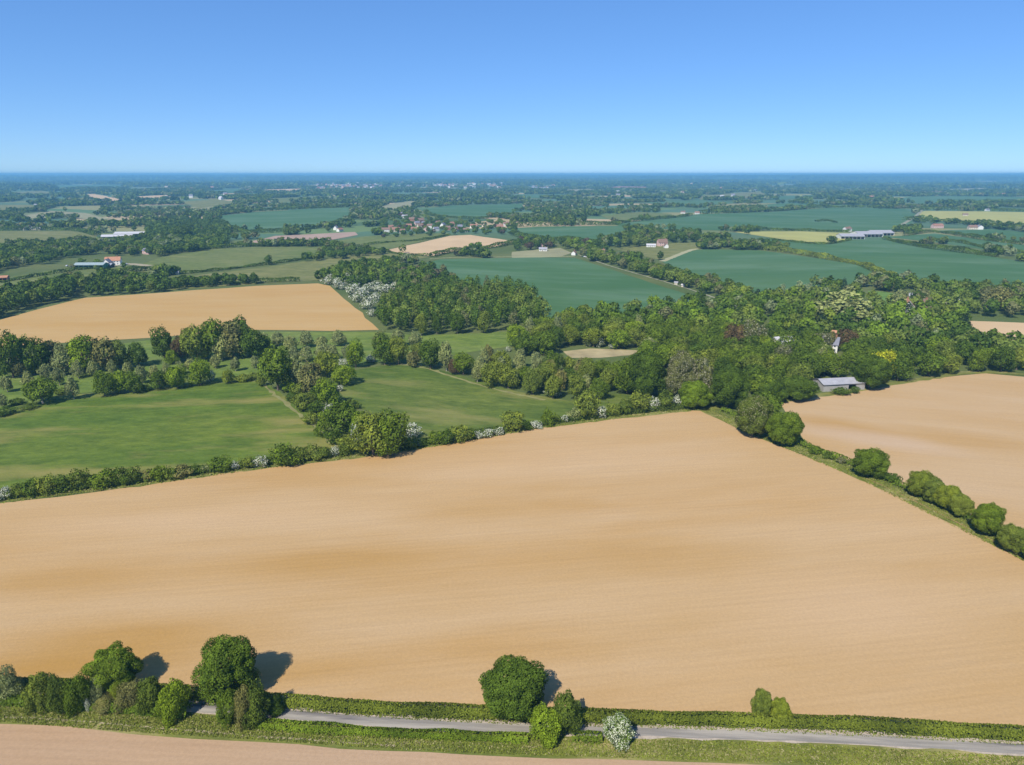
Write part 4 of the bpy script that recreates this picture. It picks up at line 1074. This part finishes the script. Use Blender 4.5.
tufts('margin_grass', [(700, 409), (712, 408), (745, 421), (815, 449), (880, 475), (940, 502), (1024, 545), (1060, 560), (1060, 580), (1024, 562), (960, 530), (900, 500), (860, 480), (800, 455), (740, 431)],
      70000, .34, M_tuft, 'rough grass along the hedge between the sandy fields', 12)
tufts('margin_grass', [(-40, 503), (0, 497), (150, 479), (256, 464), (400, 447), (540, 423), (690, 406), (700, 410), (650, 415), (540, 429), (400, 453), (256, 470), (150, 485), (0, 504), (-40, 509)],
      80000, .50, M_tuft, 'rough grass along the upper edge of the big sandy field', 13)

# ------------------------------------------------------------------ buildings
def boxv(V, Fc, x0, x1, y0, y1, z0, z1):
    o = len(V)
    V += [(x0, y0, z0), (x1, y0, z0), (x1, y1, z0), (x0, y1, z0), (x0, y0, z1), (x1, y0, z1), (x1, y1, z1), (x0, y1, z1)]
    Fc += [tuple(o + i for i in f) for f in ((0, 3, 2, 1), (4, 5, 6, 7), (0, 1, 5, 4), (1, 2, 6, 5), (2, 3, 7, 6), (3, 0, 4, 7))]
def mk(name, V, Fc, mat, parent=None):
    me = bpy.data.meshes.new(name); me.from_pydata(V, [], Fc); me.materials.append(mat)
    return link(name, me, parent)
WALLS = {'white': plain('white_render', (.70, .68, .62), .8, .06), 'cream': plain('cream_render', (.62, .55, .42), .8, .06), 'brick': plain('red_brick', (.36, .17, .11), .85, .15),
         'pink': plain('pink_render', (.62, .42, .36), .8, .06), 'green': plain('green_cladding', (.08, .22, .14), .6, .1), 'board': plain('dark_boards', (.10, .08, .06), .8, .2),
         'stone': plain('grey_blocks', (.34, .32, .29), .85, .1)}
ROOFS = {'red': plain('clay_tiles', (.30, .16, .11), .8, .2, 1.5), 'brown': plain('brown_tiles', (.22, .14, .10), .8, .2, 1.5), 'slate': plain('slate', (.20, .20, .23), .6, .15, 1.5),
         'grey': plain('fibre_cement', (.34, .33, .34), .7, .12, .5), 'white': plain('white_sheeting', (.50, .48, .47), .5, .06, .5), 'orange': plain('orange_tiles', (.42, .21, .12), .8, .2, 1.5),
         'teal': plain('teal_sheeting', (.30, .36, .35), .5, .1)}
M_glass = plain('window_glass', (.06, .08, .10), .15, .1)
M_door = plain('door_paint', (.14, .08, .05), .6, .1)
def house(px, py, L, W, eave, ridge, rot, wall, roof, label, name='house', cat='house', group=None, parts=2, loc=None):
    if loc is None: x, y, z, _ = at(px, py)
    else: x, y = loc; z = hf(x, y)
    root = empty(name, (x, y, z), rot)
    tag(root, label, cat, group)
    l, w = L / 2, W / 2
    V = [(-l, -w, -.3), (l, -w, -.3), (l, w, -.3), (-l, w, -.3), (-l, -w, eave), (l, -w, eave), (l, w, eave), (-l, w, eave), (-l, 0, ridge), (l, 0, ridge)]
    Fc = [(0, 1, 5, 4), (2, 3, 7, 6), (1, 2, 6, 9, 5), (3, 0, 4, 8, 7)]
    mk('wall', V, Fc, WALLS[wall], root)
    e, t = .5, .28
    dz = (ridge - eave) / w * e
    V = []
    for zz in (0.03, t):
        V += [(-l - e, -w - e, eave - dz + zz), (l + e, -w - e, eave - dz + zz), (l + e, 0, ridge + zz), (-l - e, 0, ridge + zz), (-l - e, w + e, eave - dz + zz), (l + e, w + e, eave - dz + zz)]
    Fc = [(0, 3, 2, 1), (3, 4, 5, 2), (6, 7, 8, 9), (9, 8, 11, 10), (0, 1, 7, 6), (5, 4, 10, 11), (1, 2, 8, 7), (2, 5, 11, 8), (3, 0, 6, 9), (4, 3, 9, 10)]
    rf = mk('roof', V, Fc, ROOFS[roof], root)
    if parts >= 2:
        V, Fc = [], []
        boxv(V, Fc, l * .55, l * .55 + .9, -.45, .45, ridge - .8, ridge + 1.3)
        boxv(V, Fc, l * .55 + .2, l * .55 + .7, -.2, .2, ridge + 1.3, ridge + 1.65)
        mk('chimney', V, Fc, WALLS['brick'], rf)
        rows = [1.5] if eave < 4 else [1.5, 4.2]
        for zz in rows:
            for k in (-.62, -.2, .24, .66):
                if zz == 1.5 and k == -.2:
                    V, Fc = [], []; boxv(V, Fc, l * k - .5, l * k + .5, -w - .06, -w + .02, 0, 2.1); mk('door', V, Fc, M_door, root); continue
                V, Fc = [], []; boxv(V, Fc, l * k - .6, l * k + .6, -w - .05, -w + .02, zz - .3, zz + .9)
                mk('window', V, Fc, M_glass, root)
    return root

def shed(px, py, L, W, eave, ridge, rot, wall, roof, label, bays=6, name='barn', closed=()):
    """long open-fronted farm building: posts, back wall, gables and a low roof"""
    x, y, z, _ = at(px, py)
    root = empty(name, (x, y, z), rot); tag(root, label, 'barn')
    l, w = L / 2, W / 2
    V = [(-l, -w, -.3), (l, -w, -.3), (l, w, -.3), (-l, w, -.3), (-l, -w, eave), (l, -w, eave), (l, w, eave), (-l, w, eave), (-l, 0, ridge), (l, 0, ridge)]
    mk('wall', V, [(2, 3, 7, 6), (1, 2, 6, 9, 5), (3, 0, 4, 8, 7)], WALLS[wall], root)
    V, Fc = [], []
    boxv(V, Fc, -l + .1, l - .1, -w + .05, -w + .3, eave - .9, eave - .05)
    mk('fascia', V, Fc, WALLS[wall], root)
    for k in range(bays + 1):
        V, Fc = [], []; xx = -l + .15 + (2 * l - .3) * k / bays
        boxv(V, Fc, xx - .18, xx + .18, -w, -w + .35, -.1, eave - .9); mk('post', V, Fc, WALLS[wall], root)
        if k in closed:
            V, Fc = [], []; boxv(V, Fc, xx + .185, xx + (2 * l - .3) / bays - .185, -w + .1, -w + .25, -.1, eave - .9); mk('panel', V, Fc, WALLS[wall], root)
    e, t = .5, .25; dz = (ridge - eave) / w * e
    V = []
    for zz in (0.03, t):
        V += [(-l - e, -w - e, eave - dz + zz), (l + e, -w - e, eave - dz + zz), (l + e, 0, ridge + zz), (-l - e, 0, ridge + zz), (-l - e, w + e, eave - dz + zz), (l + e, w + e, eave - dz + zz)]
    Fc = [(0, 3, 2, 1), (3, 4, 5, 2), (6, 7, 8, 9), (9, 8, 11, 10), (0, 1, 7, 6), (5, 4, 10, 11), (1, 2, 8, 7), (2, 5, 11, 8), (3, 0, 6, 9), (4, 3, 9, 10)]
    mk('roof', V, Fc, ROOFS[roof], root)
    return root

shed(838, 388, 24, 10, 3.9, 5.6, R(9), 'stone', 'grey', 'long grey-roofed barn at the wood edge above the right sandy field', 5, closed=(0, 1, 2, 4))
# farm with the green shed, far left
house(114, 265, 17, 9, 6, 10, R(15), 'white', 'orange', 'white farmhouse with an orange roof behind the green shed', 'farmhouse')
house(108, 266, 9, 7, 5, 8.5, R(95), 'white', 'slate', 'white gabled wing left of the orange-roofed farmhouse', 'farmhouse')
shed(92, 268.5, 34, 14, 5, 7, R(3), 'green', 'teal', 'green shed in front of the white farmhouse', 6, 'farm_shed')
shed(107, 267.5, 14, 9, 3.5, 5, R(3), 'board', 'grey', 'small pale-roofed shed right of the green shed', 3, 'farm_shed')
house(148, 254, 12, 8, 5, 8, R(-20), 'pink', 'slate', 'pinkish house among trees right of the farm')
shed(93, 243, 36, 14, 5, 7, R(12), 'brick', 'white', 'white-roofed shed with red walls, leftmost of three in the valley', 6, 'farm_shed')
shed(118, 239, 50, 18, 5, 8, R(14), 'stone', 'white', 'middle white-roofed shed of three in the valley', 6, 'farm_shed')
shed(133, 236, 60, 20, 5, 8, R(8), 'stone', 'white', 'farthest white-roofed shed of three in the valley', 6, 'farm_shed')
house(28, 230, 14, 9, 5, 8, R(70), 'white', 'slate', 'white gabled house on the far left ridge')
house(37, 230, 18, 9, 4, 7, R(10), 'cream', 'grey', 'pale long house right of the white gabled one on the far left ridge')
house(17, 229, 14, 9, 4, 7, R(30), 'stone', 'slate', 'grey house left end of the far left ridge')
shed(2, 280, 12, 9, 3, 4.5, R(20), 'brick', 'orange', 'small orange-roofed shed at the left frame edge', 3, 'farm_shed')
house(168, 274, 6, 4, 3, 4.5, R(20), 'white', 'white', 'tiny white hut on the green pasture', 'hut', 'hut', parts=1)
house(177, 274.5, 5, 4, 2.5, 4, R(0), 'cream', 'grey', 'tiny cream hut right of the white hut', 'hut', 'hut', parts=1)
# pale barns at right
shed(850, 238.5, 40, 26, 5, 8.5, R(-6), 'white', 'grey', 'left pale barn of the row in the wheat fields', 6)
shed(866, 236.5, 46, 30, 5.5, 9.5, R(6), 'white', 'grey', 'middle pale barn of the row in the wheat fields', 6)
shed(879, 235, 42, 28, 5, 9, R(4), 'white', 'grey', 'right pale barn of the row in the wheat fields', 6)
house(847, 231.5, 14, 10, 6, 9, R(20), 'white', 'brown', 'white house behind the left pale barn')
house(937, 228, 22, 11, 5, 9, R(5), 'pink', 'red', 'red-roofed house left on the yellow crop edge')
house(972, 229.5, 16, 11, 5, 9, R(-10), 'cream', 'brown', 'cream house in the trees below the yellow crop')
house(979, 229.5, 13, 10, 6, 9, R(80), 'white', 'slate', 'white house right of the cream house below the yellow crop')
# farm behind the wheat, lane cottages
house(651, 247, 14, 7, 3, 5, R(-10), 'white', 'white', 'low white building on the lawn behind the wheat', 'outbuilding', 'outbuilding')
house(662, 246, 15, 9, 6, 11, R(10), 'pink', 'brown', 'tall pinkish farmhouse behind the wheat field')
house(666, 248, 8, 6, 4, 7, R(90), 'white', 'brown', 'white gable end beside the tall pinkish farmhouse')
house(543, 251, 12, 8, 3.2, 5.5, R(0), 'white', 'grey', 'white bungalow above the centre wheat field', 'bungalow')
house(540, 248, 12, 8, 5, 8, R(90), 'pink', 'red', 'red-roofed house behind the white bungalow')
house(574, 255, 8, 6, 3.5, 6, R(70), 'white', 'brown', 'white gabled cottage at the bend of the lane', 'cottage')
house(590, 254, 12, 8, 4, 7, R(20), 'cream', 'brown', 'cream cottage right of the white gabled one', 'cottage')
house(601, 254, 11, 8, 4, 7, R(-10), 'cream', 'brown', 'cottage at the upper end of the lane trees', 'cottage')
house(676, 284.5, 3.2, 2.6, 2.2, 3, R(-20), 'cream', 'grey', 'small pale hut under the lane trees', 'hut', 'hut', parts=1)
house(683, 287, 3.2, 2.6, 2.2, 3, R(-20), 'cream', 'white', 'small cream hut right of the pale one under the lane trees', 'hut', 'hut', parts=1)
house(911, 298.5, 9, 7, 3, 5, R(0), 'cream', 'grey', 'low pale outbuilding behind the bright lawn', 'outbuilding', 'outbuilding')
# houses in the big wood
house(829, 351, 10, 8, 5.5, 9.5, R(-30), 'white', 'slate', 'pale-walled house with a slate roof beside the purple beech')
house(832, 349, 2.2, 2.0, 11.5, 12.4, R(-30), 'pink', 'orange', 'pinkish chimney tower beside the slate-roofed house', 'tower', 'tower', parts=1)
house(781, 354, 13, 9, 8, 11.5, R(20), 'cream', 'white', 'cream house half hidden in the middle of the wood')
house(788, 357, 10, 7, 8, 11, R(-10), 'cream', 'white', 'second cream house, right of the half hidden one in the wood')
house(906, 315, 12, 9, 8, 13, R(70), 'white', 'orange', 'white gabled house with an orange roof at the bright lawn')
house(927, 316, 11, 9, 8, 13, R(100), 'pink', 'brown', 'pinkish brown house right of the orange-roofed one')
house(923, 320, 10, 8, 7, 11, R(20), 'brick', 'brown', 'low brown roof in front of the pinkish brown house')
house(955, 309, 16, 8, 6, 9, R(15), 'cream', 'grey', 'long pale roof right of the garden houses')
house(640, 388, 4, 3, 2.5, 3.6, R(0), 'white', 'white', 'tiny white shed under the big dark tree', 'garden_shed', 'shed', parts=1)
# the village on the rise
VL = [(386, 232, 22, 'white', 'brown'), (396, 231.5, 20, 'cream', 'red'), (391, 229, 14, 'pink', 'red'), (399, 215, 24, 'white', 'slate'), (405, 218, 20, 'white', 'grey'), (412, 221, 18, 'brick', 'brown'),
      (421, 222, 18, 'pink', 'brown'), (409, 228, 15, 'brick', 'red'), (414, 231, 15, 'white', 'red'), (420, 228, 14, 'cream', 'brown'), (426, 231, 15, 'pink', 'red'), (430, 228, 15, 'white', 'brown'),
      (436, 231, 14, 'white', 'slate'), (443, 227, 18, 'white', 'slate'), (448, 230, 13, 'brick', 'brown'), (456, 231.5, 16, 'white', 'red'), (460, 229, 13, 'white', 'slate'), (466, 232, 12, 'cream', 'brown'),
      (474, 228, 20, 'white', 'red'), (484, 227, 22, 'cream', 'brown'), (500, 229, 18, 'pink', 'red'), (506, 226, 16, 'white', 'brown'), (403, 233, 14, 'pink', 'brown'), (417, 225, 14, 'pink', 'slate'),
      (336, 230, 10, 'white', 'slate'), (452, 226, 12, 'cream', 'red'), (424, 225, 12, 'brick', 'slate'), (438, 225, 12, 'pink', 'brown')]
VL.sort()
cnt = defaultdict(int); tot = defaultdict(int)
for v in VL: tot[v[3:]] += 1
RN = {'red': 'red', 'brown': 'brown', 'slate': 'slate grey', 'grey': 'light grey'}
WN = {'brick': 'red brick', 'pink': 'pinkish'}
for (a, b, L_, wl, rfc) in VL:
    cnt[(wl, rfc)] += 1
    n_ = cnt[(wl, rfc)]
    lab = f'{"only" if tot[(wl, rfc)] == 1 else ordinal(n_)} {WN.get(wl, wl)} house with {RN[rfc]} roof from the left in the village'
    if tot[(wl, rfc)] == 1: lab = f'the only {WN.get(wl, wl)} house with {RN[rfc]} roof in the village'
    house(a, b, L_ * .75, 8.5, random.choice((4, 5.2)), random.uniform(7.5, 9.2), R(random.choice((0, 10, -15, 75, 90, 30))), wl, rfc, lab, group='houses of the village on the rise')
# scattered country houses
for (a, b, wl, rfc, lab) in [(683, 213.5, 'white', 'brown', 'white house at the left of the far tree line above the long wheat field'), (697, 214, 'white', 'red', 'red-roofed white house in the far tree line'),
     (567, 219, 'white', 'grey', 'pale bungalow behind the small wheat field'), (800, 208, 'white', 'slate', 'white house in the trees above the right wheat field'), (218, 215, 'pink', 'red', 'pinkish house left of the far wheat field'),
     (364, 203, 'white', 'white', 'white building left of the tan field behind the village'), (70, 202, 'white', 'grey', 'white house in the woods at far left'), (36, 206, 'cream', 'grey', 'cream house beside the pasture at far left'),
     (139, 221, 'white', 'slate', 'white house above the far left sheds'), (965, 216, 'cream', 'brown', 'cream house on the far side of the yellow crop'), (987, 211, 'white', 'slate', 'white house behind the yellow crop'),
     (340, 231.5, 'white', 'red', 'small white house right of the wheat at far left'), (1018, 205, 'white', 'grey', 'white house at the right edge below the horizon')]:
    house(a, b, 12.5, 8, 4, 7, R(random.choice((0, 15, -20, 60))), wl, rfc, lab, group='scattered country houses')
# the far town: rows of roofs under the horizon
r_ = np.random.default_rng(5)
tn = 0
for (x0, x1, y0, y1, n_, wls) in [(318, 385, 183.2, 189, 75, ('pink', 'cream', 'brick')), (395, 450, 183.0, 187, 60, ('white', 'cream', 'pink')), (440, 505, 183.6, 188.5, 48, ('white', 'cream')),
                                 (530, 556, 186, 189.0, 14, ('white', 'white')), (150, 250, 184, 200, 16, ('white', 'cream')), (600, 1010, 183, 200, 26, ('white', 'cream', 'pink'))]:
    for k in range(n_):
        a, b = r_.uniform(x0, x1), r_.uniform(y0, y1)
        wl = wls[r_.integers(len(wls))]; rfc = ('red', 'brown', 'slate', 'white')[r_.integers(4)]
        L_ = r_.uniform(14, 30) if b < 192 else r_.uniform(14, 22)
        zn = {0: 'left part of the far town', 1: 'middle of the far town', 2: 'right part of the far town', 3: 'small estate beyond the far town'}.get([318, 395, 440, 530].index(x0) if x0 in (318, 395, 440, 530) else 9,
              'woods near the left horizon' if x0 == 150 else 'woods near the right horizon')
        house(a, b, L_, r_.uniform(11, 18), r_.uniform(7, 10), r_.uniform(13, 18), R(r_.uniform(-40, 40)), wl, rfc,
              f'tiny {WN.get(wl, wl)} house with {RN.get(rfc, rfc)} roof in the {zn}', group='houses in the ' + zn, parts=0)
        tn += 1
# ------------------------------------------------------------------ parked cars of the farm and lane
CARP = {c: plain('car_paint_' + c, v, .35, .02) for c, v in (('white', (.75, .75, .76)), ('silver', (.45, .46, .48)), ('blue', (.06, .10, .25)), ('black', (.03, .03, .035)), ('red', (.4, .04, .03)))}
M_tyre = plain('tyre_rubber', (.02, .02, .02), .9, .05)
def carmesh():
    prof = [(-2.1, .35), (-2.15, .8), (-1.7, .95), (-1.2, 1.02), (-.7, 1.45), (.9, 1.5), (1.6, 1.0), (2.1, .9), (2.15, .4)]
    V = [(x, -.85 + (.12 if z > 1.2 else 0), z) for x, z in prof] + [(x, .85 - (.12 if z > 1.2 else 0), z) for x, z in prof]
    n = len(prof)
    Fc = [tuple(range(n)), tuple(range(2 * n - 1, n - 1, -1))] + [(i, n + i, n + (i + 1) % n, (i + 1) % n) for i in range(n)]
    return V, Fc
def car(px, py, rot, colr, label):
    x, y, z, _ = at(px, py); z += .3
    root = empty('parked_car', (x, y, z), rot); tag(root, label, 'car', 'cars parked at the farm')
    V, Fc = carmesh(); mk('body', V, Fc, CARP[colr], root)
    V, Fc = [], []; boxv(V, Fc, -.75, 1.05, -.80, .80, 1.04, 1.38); mk('side_window', V, Fc, M_glass, root)
    for sx in (-1.35, 1.35):
        for sy in (-.86, .70):
            V = [(sx + .34 * math.cos(a), sy + d, .34 + .34 * math.sin(a)) for d in (0, .16) for a in np.linspace(0, 5.76, 12)]
            Fc = [tuple(range(12)), tuple(range(23, 11, -1))] + [(i, 12 + i, 12 + (i + 1) % 12, (i + 1) % 12) for i in range(12)]
            mk('wheel', V, Fc, M_tyre, root)
for a in [(67, 266.5, 'silver', 'silver car at the left end of the farm car row'), (71, 266.8, 'blue', 'blue car in the farm car row'), (75, 266.4, 'white', 'white car in the farm car row beside the blue one'),
          (79, 267, 'black', 'black car in the farm car row near the green shed'), (122, 266, 'white', 'white car right of the white farmhouse'), (126, 264.6, 'silver', 'silver car on the farm track'), (585, 257.3, 'white', 'white car on the pale lane above the wheat')]:
    car(a[0], a[1], R(random.choice((20, 80, 100))), a[2], a[3])

# ------------------------------------------------------------------ haze, sky, sun
me = bpy.data.meshes.new('haze'); V, Fc = [], []
boxv(V, Fc, -31500, 31500, -31500, 31500, float(hgt(X, Y).min()) - 2, 128)
me.from_pydata(V, [], Fc)
m, nt, out = newmat('haze_air')
pv = N(nt, 'ShaderNodeVolumePrincipled')
pv.inputs['Color'].default_value = (.28, .69, 1, 1); pv.inputs['Density'].default_value = 1.05e-4; pv.inputs['Anisotropy'].default_value = 0.0
nt.links.new(pv.outputs[0], out.inputs['Volume'])
me.materials.append(m)
tag(link('haze', me), 'pale blue haze over the countryside', kind='stuff')

SUN_EL = R(47); dirx, diry = -.50, -.86            # towards the sun: behind the camera, a little left
w = bpy.data.worlds.new('World'); sc.world = w; w.use_nodes = True
nt = w.node_tree; bg = nt.nodes['Background']
sky = nt.nodes.new('ShaderNodeTexSky'); sky.sky_type = 'NISHITA'; sky.sun_disc = False
sky.sun_elevation = SUN_EL; sky.sun_rotation = math.atan2(dirx, diry)
sky.altitude = 2500; sky.air_density = 1.0; sky.dust_density = 0.0; sky.ozone_density = 5
# the camera's colour rendering of the clear sky: softer from top to horizon, a little bluer
gm = N(nt, 'ShaderNodeGamma'); gm.inputs['Gamma'].default_value = .60
nt.links.new(mixc(nt, 1.0, sky.outputs[0], (.1, .1, .115), 'MULTIPLY'), gm.inputs['Color'])
hs = N(nt, 'ShaderNodeHueSaturation'); hs.inputs['Saturation'].default_value = 1.19
nt.links.new(gm.outputs[0], hs.inputs['Color'])
cool = nt.nodes.new('ShaderNodeMix'); cool.data_type = 'RGBA'; cool.blend_type = 'MULTIPLY'; cool.clamp_result = False
cool.inputs[0].default_value = 1; nt.links.new(hs.outputs[0], cool.inputs[6]); cool.inputs[7].default_value = (5.0, 7.2, 9.2, 1)
nt.links.new(cool.outputs[2], bg.inputs[0]); bg.inputs[1].default_value = .10
sl = bpy.data.lights.new('sun', 'SUN'); sl.energy = 4.8; sl.angle = R(.53); sl.color = (1, .96, .90)
so = bpy.data.objects.new('sun', sl); COL.objects.link(so); so.location = (0, 0, 300)
h_ = math.hypot(dirx, diry)
d = Vector((dirx / h_ * math.cos(SUN_EL), diry / h_ * math.cos(SUN_EL), math.sin(SUN_EL)))
so.rotation_euler = d.to_track_quat('Z', 'Y').to_euler()

vs = sc.view_settings
sc.display_settings.display_device = 'sRGB'
vs.view_transform = 'Standard'; vs.look = 'None'; vs.gamma = 1; vs.exposure = .25; vs.use_curve_mapping = False
sc.render.engine = 'CYCLES'
sc.cycles.max_bounces = 6; sc.cycles.diffuse_bounces = 3; sc.cycles.volume_bounces = 0; sc.cycles.transparent_max_bounces = 8
sc.cycles.use_denoising = True
